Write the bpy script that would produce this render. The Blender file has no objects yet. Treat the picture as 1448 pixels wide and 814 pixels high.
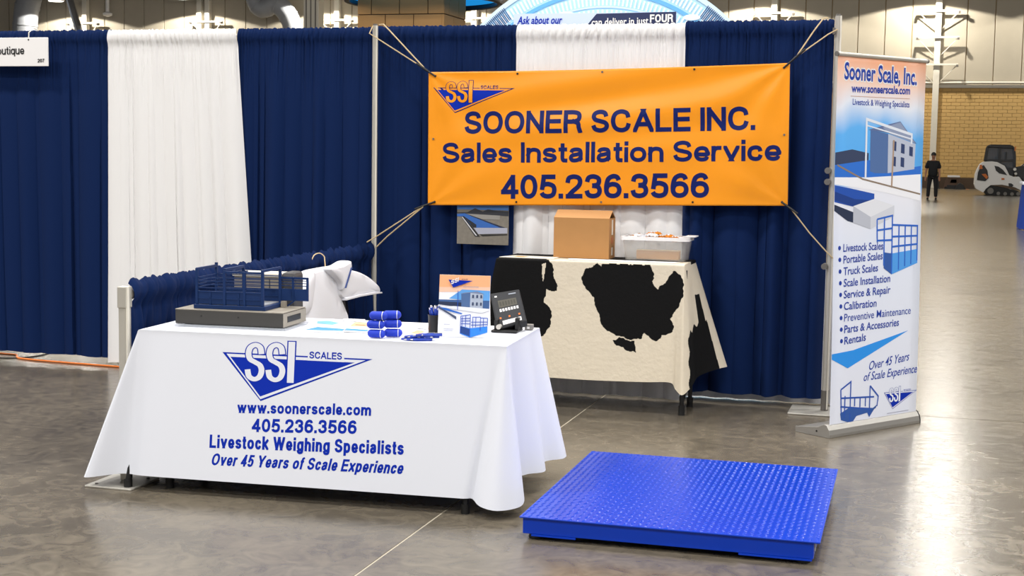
import bpy, bmesh, math, random
from mathutils import Vector, Matrix
random.seed(7)
SC = bpy.context.scene
COL = SC.collection
PI = math.pi

# ------------------------------------------------------------------ camera, world, lights, exposure
cd = bpy.data.cameras.new('camera'); CAM = bpy.data.objects.new('camera', cd); COL.objects.link(CAM)
F_PX, YAW, PITCH, ROLL = 2000.0, -0.2858, 0.0951, 0.0154
cd.sensor_fit = 'HORIZONTAL'; cd.sensor_width = 36.0; cd.lens = 36.0 * F_PX / 1448.0
cd.clip_start = 0.1; cd.clip_end = 400
_f = Vector((math.sin(YAW)*math.cos(PITCH), math.cos(YAW)*math.cos(PITCH), -math.sin(PITCH)))
_r = Vector((math.cos(YAW), -math.sin(YAW), 0)); _u = _r.cross(_f)
_r2 = _r*math.cos(ROLL) + _u*math.sin(ROLL); _u2 = -_r*math.sin(ROLL) + _u*math.cos(ROLL)
M = Matrix((( _r2.x, _u2.x, -_f.x), (_r2.y, _u2.y, -_f.y), (_r2.z, _u2.z, -_f.z))).to_4x4()
M.translation = Vector((3.6637, -9.1193, 1.6094))
CAM.matrix_world = M
SC.camera = CAM

SC.view_settings.view_transform = 'Standard'; SC.view_settings.look = 'None'
SC.view_settings.gamma = 1.0; SC.view_settings.use_curve_mapping = False
SC.view_settings.exposure = 0.0

W = bpy.data.worlds.new('hall_ambient'); SC.world = W; W.use_nodes = True
W.node_tree.nodes['Background'].inputs[0].default_value = (1.0, 0.99, 0.98, 1)
W.node_tree.nodes['Background'].inputs[1].default_value = 0.24

LAMP_Z = 10.9
def area_lamp(x, y, power, size=1.3, color=(1, 0.975, 0.94)):
    l = bpy.data.lights.new('hall_lamp', 'AREA'); l.shape = 'DISK'; l.size = size
    l.energy = power; l.color = color
    o = bpy.data.objects.new('hall_lamp', l); COL.objects.link(o); o.location = (x, y, LAMP_Z)
    return o
for ix in range(-3, 3):
    for iy in range(-2, 4):
        area_lamp(4.4 + 8.2*ix, -5.5 + 7.6*iy, 560)
for ix in range(-5, 2):                       # farther bays: bare point lights, so they reflect stronger in the floor
    for iy in range(0, 4):
        l = bpy.data.lights.new('hall_lamp', 'POINT'); l.energy = 310; l.shadow_soft_size = 0.7; l.color = (1, 0.955, 0.88)
        o = bpy.data.objects.new('hall_lamp', l); COL.objects.link(o); o.location = (4.4 + 9.1*ix, 27.0 + 9.1*iy, LAMP_Z)

# ------------------------------------------------------------------ helpers
def srgb(h):
    h = h.lstrip('#'); o = []
    for i in (0, 2, 4):
        v = int(h[i:i+2], 16)/255.0
        o.append(v/12.92 if v <= 0.04045 else ((v+0.055)/1.055)**2.4)
    return tuple(o) + (1.0,)
MATS = {}
def mat(name, col, rough=0.6, metal=0.0, spec=0.5, noise=0.0, nscale=20.0, bump=0.0, bscale=200.0, coat=0.0,
        emit=0.0, alpha=1.0, trans=0.0, sheen=0.0, stretch=None):
    if name in MATS: return MATS[name]
    m = bpy.data.materials.new(name); m.use_nodes = True; nt = m.node_tree
    b = nt.nodes['Principled BSDF']; c = srgb(col) if isinstance(col, str) else col
    b.inputs['Base Color'].default_value = c; b.inputs['Roughness'].default_value = rough
    b.inputs['Metallic'].default_value = metal; b.inputs['Specular IOR Level'].default_value = spec
    b.inputs['Coat Weight'].default_value = coat; b.inputs['Sheen Weight'].default_value = sheen
    b.inputs['Alpha'].default_value = alpha; b.inputs['Transmission Weight'].default_value = trans
    if emit: b.inputs['Emission Color'].default_value = c; b.inputs['Emission Strength'].default_value = emit
    if noise or bump:
        tc = nt.nodes.new('ShaderNodeTexCoord'); src = tc.outputs['Object']
        if stretch:
            mp = nt.nodes.new('ShaderNodeMapping'); mp.inputs['Scale'].default_value = stretch
            nt.links.new(src, mp.inputs['Vector']); src = mp.outputs['Vector']
    if noise:
        n = nt.nodes.new('ShaderNodeTexNoise'); n.inputs['Scale'].default_value = nscale; n.inputs['Detail'].default_value = 4
        nt.links.new(src, n.inputs['Vector'])
        mx = nt.nodes.new('ShaderNodeMix'); mx.data_type = 'RGBA'
        mx.inputs[6].default_value = tuple(max(0, v*(1-noise)) for v in c[:3]) + (1,)
        mx.inputs[7].default_value = tuple(min(1, v*(1+noise)) for v in c[:3]) + (1,)
        nt.links.new(n.outputs['Fac'], mx.inputs[0]); nt.links.new(mx.outputs[2], b.inputs['Base Color'])
    if bump:
        n2 = nt.nodes.new('ShaderNodeTexNoise'); n2.inputs['Scale'].default_value = bscale; n2.inputs['Detail'].default_value = 3
        nt.links.new(src, n2.inputs['Vector'])
        bp = nt.nodes.new('ShaderNodeBump'); bp.inputs['Strength'].default_value = bump; bp.inputs['Distance'].default_value = 0.01
        nt.links.new(n2.outputs['Fac'], bp.inputs['Height']); nt.links.new(bp.outputs['Normal'], b.inputs['Normal'])
    MATS[name] = m
    return m

class MB:
    def __init__(s): s.v = []; s.f = []; s.m = []
    def face(s, pts, mi=0):
        k = len(s.v); s.v.extend([tuple(p) for p in pts]); s.f.append(tuple(range(k, k+len(pts)))); s.m.append(mi)
    def add(s, vs, fs, mi=0):
        k = len(s.v); s.v.extend([tuple(p) for p in vs])
        for f in fs: s.f.append(tuple(i+k for i in f)); s.m.append(mi)
        return s
    def box(s, x0, x1, y0, y1, z0, z1, mi=0, fn=None):
        vs = [(x, y, z) for z in (z0, z1) for y in (y0, y1) for x in (x0, x1)]
        if fn: vs = [fn(*p) for p in vs]
        return s.add(vs, [(0,2,3,1),(4,5,7,6),(0,1,5,4),(2,6,7,3),(0,4,6,2),(1,3,7,5)], mi)
    def bar(s, a, b, w, h=None, mi=0, up=(0,0,1)):
        a, b = Vector(a), Vector(b); h = h or w; d = (b-a).normalized(); u = Vector(up)
        if abs(d.dot(u)) > 0.95: u = Vector((1,0,0))
        r = d.cross(u).normalized(); u = r.cross(d)
        vs = [p + r*(i*w/2) + u*(j*h/2) for p in (a, b) for j in (-1, 1) for i in (-1, 1)]
        return s.add(vs, [(0,2,3,1),(4,5,7,6),(0,1,5,4),(2,6,7,3),(0,4,6,2),(1,3,7,5)], mi)
    def tube(s, pts, r, n=8, caps=True, mi=0):
        pts = [Vector(p) for p in pts]; rs = r if isinstance(r, (list, tuple)) else [r]*len(pts)
        vs = []; fs = []; prev = None
        for i, p in enumerate(pts):
            d = (pts[min(i+1, len(pts)-1)] - pts[max(i-1, 0)]).normalized()
            if prev is None:
                u = Vector((0,0,1)) if abs(d.z) < 0.9 else Vector((1,0,0)); a = d.cross(u).normalized()
            else: a = (prev - d*prev.dot(d)).normalized()
            prev = a; b = d.cross(a)
            for k in range(n): t = 2*PI*k/n; vs.append(p + (a*math.cos(t) + b*math.sin(t))*rs[i])
        for i in range(len(pts)-1):
            for k in range(n): fs.append((i*n+k, i*n+(k+1) % n, (i+1)*n+(k+1) % n, (i+1)*n+k))
        if caps: fs.append(tuple(range(n))[::-1]); fs.append(tuple(range((len(pts)-1)*n, len(pts)*n)))
        return s.add(vs, fs, mi)
    def lathe(s, c, prof, n=20, mi=0, caps=True):
        vs = []; fs = []
        for r, z in prof:
            for k in range(n): t = 2*PI*k/n; vs.append((c[0]+r*math.cos(t), c[1]+r*math.sin(t), c[2]+z))
        for i in range(len(prof)-1):
            for k in range(n): fs.append((i*n+k, i*n+(k+1) % n, (i+1)*n+(k+1) % n, (i+1)*n+k))
        if caps: fs.append(tuple(range(n))[::-1]); fs.append(tuple(range((len(prof)-1)*n, len(prof)*n)))
        return s.add(vs, fs, mi)
    def grid(s, fn, nu, nv, mi=0, mfn=None):
        k = len(s.v)
        for j in range(nv+1):
            for i in range(nu+1): s.v.append(tuple(fn(i/nu, j/nv)))
        for j in range(nv):
            for i in range(nu):
                a = k + j*(nu+1) + i; s.f.append((a, a+1, a+nu+2, a+nu+1))
                s.m.append(mfn((i+.5)/nu, (j+.5)/nv) if mfn else mi)
        return s
    def prism(s, out, fn, d0, d1, mi=0):
        # outline [(a,b)] extruded from depth d0 to d1 by fn(a,b,d) -> point
        n = len(out); vs = [fn(a, b, d0) for a, b in out] + [fn(a, b, d1) for a, b in out]
        fs = [tuple(range(n)), tuple(range(2*n-1, n-1, -1))] + [(i, n+i, n+(i+1) % n, (i+1) % n) for i in range(n)]
        return s.add(vs, fs, mi)
    def build(s, name, mats, parent=None, smooth=False, bevel=0.0, kind=None, solid=0.0, weld=False):
        me = bpy.data.meshes.new(name); off = Vector((0,0,0))
        if parent is not None: off = parent_world(parent)
        me.from_pydata([tuple(Vector(p)-off) for p in s.v], [], s.f)
        if not isinstance(mats, (list, tuple)): mats = [mats]
        for m in mats: me.materials.append(m)
        if len(mats) > 1: me.polygons.foreach_set('material_index', s.m)
        bm = bmesh.new(); bm.from_mesh(me)
        if weld: bmesh.ops.remove_doubles(bm, verts=bm.verts, dist=1e-5)
        if not solid: bmesh.ops.recalc_face_normals(bm, faces=bm.faces)
        bm.to_mesh(me); bm.free()
        if smooth:
            me.polygons.foreach_set('use_smooth', [True]*len(me.polygons)); me.set_sharp_from_angle(angle=math.radians(40))
        o = bpy.data.objects.new(name, me); COL.objects.link(o)
        if parent is not None: o.parent = parent
        if bevel:
            b = o.modifiers.new('bevel', 'BEVEL'); b.width = bevel; b.segments = 2; b.limit_method = 'ANGLE'
        if solid:
            b = o.modifiers.new('thickness', 'SOLIDIFY'); b.thickness = solid; b.offset = 0
        if kind: o['kind'] = kind
        return o
def parent_world(p):
    v = Vector((0,0,0))
    while p is not None: v += p.location; p = p.parent
    return v
def tag(o, label, cat, group=None):
    o['label'] = label; o['category'] = cat
    if group: o['group'] = group
    return o
def thing(name, label, cat, loc, group=None):
    o = bpy.data.objects.new(name, None); COL.objects.link(o); o.location = loc; o.empty_display_size = 0.1
    return tag(o, label, cat, group)
def struct(o): o['kind'] = 'structure'; return o
def crom(pts, n=8, closed=False):
    out = []; N = len(pts); seg = N if closed else N-1
    for i in range(seg):
        if closed: p0, p1, p2, p3 = [pts[(i+k-1) % N] for k in range(4)]
        else: p0, p1, p2, p3 = pts[max(i-1, 0)], pts[i], pts[i+1], pts[min(i+2, N-1)]
        for k in range(n):
            t = k/n
            out.append(tuple(0.5*(2*b + (c-a)*t + (2*a-5*b+4*c-d)*t*t + (3*b-a-3*c+d)*t**3) for a, b, c, d in zip(p0, p1, p2, p3)))
    if not closed: out.append(tuple(pts[-1]))
    return out
def copy_tree(o, parent=None):
    c = o.copy(); COL.objects.link(c); c.parent = parent
    for ch in list(o.children): copy_tree(ch, c)
    return c

# ------------------------------------------------------------------ stroke lettering (bold grotesque), cap height = 1
_OO = [(.5,1),(.86,.87),(1,.5),(.86,.13),(.5,0),(.14,.13),(0,.5),(.14,.87)]
def _bowl(x0, x1, y0, y1):
    return [(x0+(x1-x0)*a, y0+(y1-y0)*b) for a, b in _OO]
_X = .675; _B = .28
_S = [(.95,.74),(.84,.93),(.5,1),(.14,.92),(.03,.74),(.16,.58),(.5,.5),(.87,.41),(1,.25),(.86,.07),(.5,0),(.13,.08),(0,.28)]
GL = {
 'A': (.98,0,1,[('l',(0,0),(.5,1),(1,0)),('l',(.2,.3),(.8,.3))]),
 'B': (.88,0,1,[('l',(0,0),(0,1)),('c',(0,1),(.5,1),(.85,.94),(.93,.77),(.85,.6),(.5,.54),(0,.54)),('c',(.5,.54),(.9,.47),(1,.27),(.9,.07),(.5,0),(0,0))]),
 'C': (.96,0,1,[('c',(.97,.67),(.87,.9),(.52,1),(.14,.87),(0,.5),(.14,.13),(.52,0),(.87,.1),(1,.36))]),
 'D': (.92,0,1,[('l',(0,0),(0,1)),('c',(0,1),(.45,1),(.85,.88),(1,.5),(.85,.12),(.45,0),(0,0))]),
 'E': (.8,0,1,[('l',(0,0),(0,1)),('l',(0,1),(1,1)),('l',(0,.53),(.93,.53)),('l',(0,0),(1,0))]),
 'F': (.75,0,1,[('l',(0,0),(0,1)),('l',(0,1),(1,1)),('l',(0,.5),(.9,.5))]),
 'I': (.2,0,1,[('l',(.5,0),(.5,1))]),
 'L': (.75,0,1,[('l',(0,1),(0,0)),('l',(0,0),(1,0))]),
 'N': (.88,0,1,[('l',(0,0),(0,1)),('l',(0,1),(1,0)),('l',(1,0),(1,1))]),
 'O': (1.0,0,1,[('o',)+tuple(_OO)]),
 'P': (.85,0,1,[('l',(0,0),(0,1)),('c',(0,1),(.55,1),(.9,.92),(1,.72),(.9,.51),(.55,.43),(0,.43))]),
 'R': (.9,0,1,[('l',(0,0),(0,1)),('c',(0,1),(.55,1),(.88,.93),(.97,.76),(.88,.58),(.55,.5),(0,.5)),('k',(.6,.5),(.88,.4),(.93,.18),(1,0))]),
 'S': (.86,0,1,[('c',)+tuple(_S)]),
 'T': (.82,0,1,[('l',(0,1),(1,1)),('l',(.5,0),(.5,1))]),
 'U': (.88,0,1,[('k',(0,1),(0,.6),(0,.3),(.15,.06),(.5,0),(.85,.06),(1,.3),(1,.6),(1,1))]),
 'W': (1.3,0,1,[('l',(0,1),(.25,0),(.5,1),(.75,0),(1,1))]),
 'Y': (.9,0,1,[('l',(0,1),(.5,.42),(1,1)),('l',(.5,.42),(.5,0))]),
 'a': (.7,0,.73,[('c',(.02,.72),(.14,.93),(.48,1),(.8,.93),(.9,.7),(.9,.3),(.92,.1),(1,0)),('c',(.9,.62),(.5,.54),(.12,.45),(0,.24),(.1,.05),(.35,0),(.7,.08),(.9,.3))]),
 'b': (.73,0,1,[('l',(0,0),(0,1)),('o',)+tuple(_bowl(0,1,0,_X))]),
 'c': (.68,0,.73,[('c',(.97,.66),(.86,.92),(.52,1),(.14,.87),(0,.5),(.14,.13),(.52,0),(.86,.08),(1,.36))]),
 'd': (.73,0,1,[('l',(1,0),(1,1)),('o',)+tuple(_bowl(0,1,0,_X))]),
 'e': (.7,0,.73,[('c',(0,.46),(.98,.46),(.96,.72),(.82,.93),(.5,1),(.15,.88),(0,.5),(.15,.12),(.5,0),(.85,.06),(.98,.26))]),
 'f': (.42,0,1,[('k',(.42,0),(.42,.4),(.42,.75),(.55,.95),(1,1)),('l',(.0,.68),(.95,.68))]),
 'g': (.73,-.23,.73,[('o',)+tuple(_bowl(0,1,_B,1)),('k',(1,1),(1,.6),(1,.28),(.88,.06),(.5,0),(.15,.04),(.03,.15))]),
 'h': (.7,0,1,[('l',(0,0),(0,1)),('k',(0,.38),(.15,.6),(.5,_X),(.88,.6),(1,.42),(1,.2),(1,0))]),
 'i': (.2,0,1,[('l',(.5,0),(.5,_X-.02)),('l',(.5,.985),(.5,1))]),
 'k': (.7,0,1,[('l',(0,0),(0,1)),('l',(0,.22),(.9,_X)),('l',(.35,.4),(1,0))]),
 'l': (.2,0,1,[('l',(.5,0),(.5,1))]),
 'm': (1.12,0,.73,[('l',(0,0),(0,1)),('k',(0,.6),(.1,.9),(.27,1),(.44,.9),(.5,.65),(.5,.3),(.5,0)),('k',(.5,.6),(.6,.9),(.77,1),(.94,.9),(1,.65),(1,.3),(1,0))]),
 'n': (.7,0,.73,[('l',(0,0),(0,1)),('k',(0,.6),(.15,.88),(.5,1),(.88,.9),(1,.62),(1,.3),(1,0))]),
 'o': (.76,0,.73,[('o',)+tuple(_OO)]),
 'p': (.73,-.23,.73,[('l',(0,0),(0,1)),('o',)+tuple(_bowl(0,1,_B,1))]),
 'q': (.73,-.23,.73,[('l',(1,0),(1,1)),('o',)+tuple(_bowl(0,1,_B,1))]),
 'r': (.45,0,.73,[('l',(0,0),(0,1)),('k',(0,.5),(.15,.82),(.5,.98),(.95,1))]),
 's': (.68,0,.73,[('c',)+tuple(_S)]),
 't': (.42,0,.93,[('k',(.42,1),(.42,.5),(.42,.18),(.58,.02),(1,0)),('l',(0,.735),(.95,.735))]),
 'u': (.7,0,.73,[('l',(1,0),(1,1)),('k',(0,1),(0,.6),(0,.35),(.12,.09),(.5,0),(.85,.12),(1,.4))]),
 'v': (.72,0,.73,[('l',(0,1),(.5,0),(1,1))]),
 'w': (1.05,0,.73,[('l',(0,1),(.25,0),(.5,1),(.75,0),(1,1))]),
 'x': (.72,0,.73,[('l',(0,0),(1,1)),('l',(0,1),(1,0))]),
 '0': (.72,0,1,[('o',)+tuple(_OO)]),
 '2': (.72,0,1,[('c',(.02,.68),(.12,.92),(.5,1),(.88,.93),(1,.73),(.85,.5),(.4,.24),(.08,.0)),('l',(.05,0),(1,0))]),
 '3': (.72,0,1,[('c',(.03,.72),(.14,.93),(.5,1),(.86,.92),(.95,.75),(.82,.58),(.42,.53)),('c',(.42,.53),(.85,.48),(1,.27),(.86,.07),(.48,0),(.12,.08),(0,.29))]),
 '4': (.74,0,1,[('l',(.76,0),(.76,1)),('c',(.74,1),(.02,.27)),('l',(0,.24),(1,.24))]),
 '5': (.72,0,1,[('l',(.92,1),(.18,1)),('l',(.18,1),(.07,.52)),('c',(.07,.52),(.26,.615),(.58,.625),(.92,.52),(1,.31),(.88,.08),(.5,0),(.14,.06),(0,.19))]),
 '6': (.72,0,1,[('o',)+tuple(_bowl(0,1,0,.6)),('c',(.95,.8),(.83,.95),(.52,1),(.16,.87),(.01,.55),(0,.3))]),
 '7': (.72,0,1,[('l',(0,1),(1,1)),('k',(1,1),(.6,.6),(.38,.25),(.33,0))]),
 '&': (.98,0,1,[('c',(1,0),(.3,.68),(.22,.85),(.42,1),(.64,.85),(.5,.65),(.15,.45),(0,.24),(.15,.04),(.4,0),(.75,.14),(.92,.45))]),
 '.': (.2,0,1,[('l',(.5,-.0),(.5,.02))]),
 ',': (.2,-.18,1,[('l',(.5,.16),(.5,.2)),('l',(.5,.15),(.25,0))]),
}
def _clip(poly, y0, y1):
    for lim, sg in ((y0, 1), (y1, -1)):
        out = []
        for i in range(len(poly)):
            a, b = poly[i-1], poly[i]; ia, ib = sg*(a[1]-lim) >= -1e-9, sg*(b[1]-lim) >= -1e-9
            if ia != ib:
                t = (lim-a[1])/(b[1]-a[1]); out.append((a[0]+(b[0]-a[0])*t, lim))
            if ib: out.append(b)
        poly = out
        if len(poly) < 3: return None
    return poly
def stroke_polys(pts, h, ext, closed, seglen=0.25):
    pts = [Vector(p) for p in pts]
    if closed: pts.append(pts[0])
    elif ext:
        d = (pts[0]-pts[1]).normalized(); pts[0] = pts[0] + d*ext
        d = (pts[-1]-pts[-2]).normalized(); pts[-1] = pts[-1] + d*ext
    fine = [pts[0]]
    for a, b in zip(pts, pts[1:]):
        k = max(1, int((b-a).length/seglen))
        for i in range(1, k+1): fine.append(a + (b-a)*(i/k))
    pts = fine; L = []; R = []; n = len(pts)
    for i, p in enumerate(pts):
        if closed: a = pts[i-1] if i else pts[-2]; c = pts[i+1] if i < n-1 else pts[1]
        else: a = pts[max(i-1, 0)]; c = pts[min(i+1, n-1)]
        d0 = (p-a).normalized() if (p-a).length > 1e-9 else (c-p).normalized()
        d1 = (c-p).normalized() if (c-p).length > 1e-9 else d0
        nn = Vector((-d0.y-d1.y, d0.x+d1.x))
        if nn.length < 1e-6: nn = Vector((-d0.y, d0.x))
        nn.normalize(); k = max(0.35, nn.dot(Vector((-d0.y, d0.x))))
        L.append(p+nn*h/k); R.append(p-nn*h/k)
    return [[tuple(L[i]), tuple(L[i+1]), tuple(R[i+1]), tuple(R[i])] for i in range(n-1)]
def glyph_polys(ch, w, k=1.0):
    gw, y0, y1, paths = GL[ch]; gw *= k if gw > 0.25 else 1.0; h = w/2
    if gw < 0.25: gw = w
    out = []; lift = 0
    def mp(p): return (h + (gw-2*h)*p[0] if gw > w else h, y0+h+(y1-y0-2*h)*p[1])
    for pa in paths:
        kind, pts = pa[0], [mp(p) for p in pa[1:]]
        if kind == 'l':
            for a, b in zip(pts, pts[1:]):
                lift += 1
                for q in stroke_polys([a, b], h, h*(1.0 if abs(a[0]-b[0]) < 1e-6 or abs(a[1]-b[1]) < 1e-6 else 1.6), False):
                    q = _clip(q, y0, y1)
                    q = q and _clip([(p[1], p[0]) for p in q], 0, gw); q = q and [(p[1], p[0]) for p in q]
                    if q: out.append((lift, q))
        else:
            sm = crom(pts, 5, kind == 'o'); lift += 1
            for q in stroke_polys(sm, h, h*1.1 if kind == 'k' else 0, kind == 'o'):
                q = _clip(q, y0-.004, y1+.004)
                if q: out.append((lift, q))
    return out, gw
def text_polys(txt, width, cap, w=0.17, track=0.09, shear=0.0):
    """polygons in metres, fitted to width: letters condense but strokes keep their weight"""
    def layout(k):
        x = 0; res = []
        for ch in txt:
            if ch == ' ': x += .27*k + track; continue
            ps, gw = glyph_polys(ch, w, k); res.append((x, ps)); x += gw + track*(.6+.4*k)
        return x - track, res
    lo, hi = 0.3, 1.6
    for _ in range(14):
        k = (lo+hi)/2
        if layout(k)[0]*cap > width: hi = k
        else: lo = k
    _, res = layout((lo+hi)/2); out = []
    for x, ps in res:
        for lf, q in ps: out.append((lf, [((p[0]+x+shear*p[1])*cap, p[1]*cap) for p in q]))
    return out
_fc = {}
def font_polys(txt, width, cap, bold=0.0, shear=0.0):
    """the built-in humanist letter face, as polygons fitted to a width"""
    key = (txt, bold, shear)
    if key not in _fc:
        c = bpy.data.curves.new('lettering', 'FONT'); c.body = txt; c.offset = bold; c.shear = shear; c.resolution_u = 3
        o = bpy.data.objects.new('lettering', c); COL.objects.link(o); bpy.context.view_layer.update()
        me = o.evaluated_get(bpy.context.evaluated_depsgraph_get()).to_mesh()
        vs = [tuple(v.co) for v in me.vertices]; fs = [tuple(p.vertices) for p in me.polygons]
        _fc[key] = ([(v[0], v[1]) for v in vs], fs); bpy.data.objects.remove(o); bpy.data.curves.remove(c)
    vs, fs = _fc[key]; x0 = min(v[0] for v in vs); x1 = max(v[0] for v in vs)
    sx = width/(x1-x0); sy = cap/0.70
    return [(0, [((vs[i][0]-x0)*sx, vs[i][1]*sy) for i in f]) for f in fs]
def put(polys, name, material, parent, fn, layer=0.002, tilt=None):
    """fn(a,b,off) -> world"""
    mb = MB()
    for lf, q in polys: mb.face([fn(a, b, layer+.0009*lf) for a, b in q])
    return mb.build(name, material, parent, weld=False)
def text_line(txt, a0, b0, a1, b1, cap, material, parent, fn, w=0.17, shear=0.0, layer=0.002, font=False, bold=0.0, name='lettering', track=0.09):
    """baseline from (a0,b0) to (a1,b1)"""
    L = math.hypot(a1-a0, b1-b0); dx, dy = (a1-a0)/L, (b1-b0)/L
    ps = font_polys(txt, L, cap, bold, shear) if font else text_polys(txt, L-shear*cap, cap, w, track, shear)
    return put([(lf, [(a0+p[0]*dx, b0+p[0]*dy+p[1]) for p in q]) for lf, q in ps], name, material, parent, fn, layer)

# ------------------------------------------------------------------ materials
m_floor = bpy.data.materials.new('polished_concrete'); m_floor.use_nodes = True
nt = m_floor.node_tree; b = nt.nodes['Principled BSDF']
tc = nt.nodes.new('ShaderNodeNewGeometry')
n1 = nt.nodes.new('ShaderNodeTexNoise'); n1.inputs['Scale'].default_value = 0.9; n1.inputs['Detail'].default_value = 6; n1.inputs['Distortion'].default_value = 1.2
n2 = nt.nodes.new('ShaderNodeTexNoise'); n2.inputs['Scale'].default_value = 7.0; n2.inputs['Detail'].default_value = 6; n2.inputs['Distortion'].default_value = 2.0
for n in (n1, n2): nt.links.new(tc.outputs['Position'], n.inputs['Vector'])
mm = nt.nodes.new('ShaderNodeMath'); mm.operation = 'ADD'; mm.inputs[1].default_value = 0
ad = nt.nodes.new('ShaderNodeMix'); ad.inputs[0].default_value = 0.5
nt.links.new(n1.outputs['Fac'], ad.inputs[2]); nt.links.new(n2.outputs['Fac'], ad.inputs[3])
rp = nt.nodes.new('ShaderNodeValToRGB'); rp.color_ramp.elements[0].position = 0.34; rp.color_ramp.elements[1].position = 0.68
rp.color_ramp.elements[0].color = srgb('#504a41'); rp.color_ramp.elements[1].color = srgb('#776e5f')
nt.links.new(ad.outputs[0], rp.inputs[0]); nt.links.new(rp.outputs[0], b.inputs['Base Color'])
mr = nt.nodes.new('ShaderNodeMapRange'); mr.inputs['To Min'].default_value = 0.15; mr.inputs['To Max'].default_value = 0.30
nt.links.new(n2.outputs['Fac'], mr.inputs['Value']); nt.links.new(mr.outputs[0], b.inputs['Roughness'])
bp = nt.nodes.new('ShaderNodeBump'); bp.inputs['Strength'].default_value = 0.04; bp.inputs['Distance'].default_value = 0.02
nt.links.new(n2.outputs['Fac'], bp.inputs['Height']); nt.links.new(bp.outputs['Normal'], b.inputs['Normal'])

m_joint = mat('joint_filler', '#b3aa98', 0.7)
m_panel = mat('insulated_wall_panel', '#b5ad9d', 0.75, noise=0.06, nscale=1.5)
m_mortar = mat('mortar', '#b6996a', 0.9)
m_brick = mat('tan_block', '#c7a468', 0.85, noise=0.12, nscale=1.2)
m_white_steel = mat('white_painted_steel', '#d9d4c8', 0.5)
m_ceiling = mat('ceiling_deck', '#4c4a47', 0.9)
m_dark = mat('black_plastic', '#0d0d0f', 0.45)
m_blackmetal = mat('black_metal', '#101012', 0.4)
m_alu = mat('brushed_aluminium', '#c2beb5', 0.35, metal=0.4)
m_blue_drape = mat('navy_drape', '#09204b', 0.9, spec=0.15, bump=0.12, bscale=600)
m_white_drape = mat('white_drape', '#e8e7e7', 0.85, spec=0.2, bump=0.1, bscale=600)
m_cloth = mat('white_tablecloth', '#dcdfe8', 0.8, bump=0.08, bscale=500)
m_print_blue = mat('print_blue', '#052aa4', 0.75, spec=0.15)
m_navy_ink = mat('navy_ink', '#05195f', 0.5, spec=0.25)
m_banner = mat('orange_vinyl', '#f4980e', 0.38, noise=0.05, nscale=3)
m_cream = mat('cream_hide', '#d8cdb8', 0.75, noise=0.06, nscale=9, bump=0.35, bscale=35)
m_hide_black = mat('black_hide', '#070708', 0.8, spec=0.2, bump=0.15, bscale=60)
m_scale_blue = mat('blue_enamel', '#0238b4', 0.24, spec=0.38)
m_scale_side = m_scale_blue
m_steel = mat('grey_steel', '#6f6b66', 0.45, metal=0.3)
m_white = mat('white_plastic', '#eceaea', 0.45)
m_paper = mat('white_paper', '#ebebee', 0.7)
m_cord = mat('tan_bungee', '#c9b28a', 0.7)
m_black_rub = mat('black_rubber', '#0a0a0a', 0.6)

# ================================================================== THE SETTING
floor = MB(); floor.box(-75, 40, -25, 75, -0.30, -0.0025)
floor = struct(floor.build('floor', m_joint))
xs = [1.625 + 6.0*k for k in range(-12, 7)]; ys = [0.06 + 6.0*k for k in range(-4, 13)]
for i in range(len(xs)-1):
    for j in range(len(ys)-1):
        g = 0.005
        MB().box(xs[i]+g, xs[i+1]-g, ys[j]+g, ys[j+1]-g if j < len(ys)-2 else 75.0, -0.002, 0.0).build('slab', m_floor, floor)
# far wall: concrete block below, insulated panels above
WY = 74.7
wall = struct(MB().box(-75, 40, WY+0.03, WY+0.4, 0, 13.5).build('wall_back', m_mortar))
PW = 1.48
for k in range(-50, 26):
    x0 = -0.65 + PW*k
    p = MB(); p.box(x0+0.02, x0+PW-0.02, WY-0.06, WY+0.06, 5.75, 13.4)
    p.build('panel', m_panel, wall, bevel=0.03)
bw, bh = 0.5, 0.2
bm_ = MB().box(0.009, bw-0.009, 0, 0.07, 0.009, bh-0.009)
bmesh_brick = None
stuff = MB()
for r in range(25):
    z = 0.62 + r*bh
    for c in range(-22, 32):
        x = 2.6 + c*bw + (bw/2 if r % 2 else 0)
        if 0 <= c < 12:
            if bmesh_brick is None:
                o = bm_.build('brick', m_brick, wall, bevel=0.01); bmesh_brick = o
            else:
                o = bmesh_brick.copy(); COL.objects.link(o); o.parent = wall
            o.location = (x, WY, z)
        else: stuff.box(x+0.009, x+bw-0.009, WY, WY+0.07, z+0.009, z+bh-0.009)
stuff.build('distant_bricks', m_brick, wall, kind='stuff')
tr = MB(); tr.box(-12, 19, WY-0.12, WY+0.05, 5.62, 5.78); tr.tube([(-12, WY-0.20, 5.9), (19, WY-0.20, 5.9)], 0.07, 8)
struct(tr.build('trim_1', m_white_steel))
struct(MB().box(-75, 40, WY-0.05, WY+0.1, 0, 0.6).build('baseboard_back', mat('dark_kerb', '#4b3a2b', 0.7)))
# ceiling deck
struct(MB().box(-75, 40, -45, 75.1, 13.4, 13.6).build('ceiling', m_ceiling))

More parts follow.
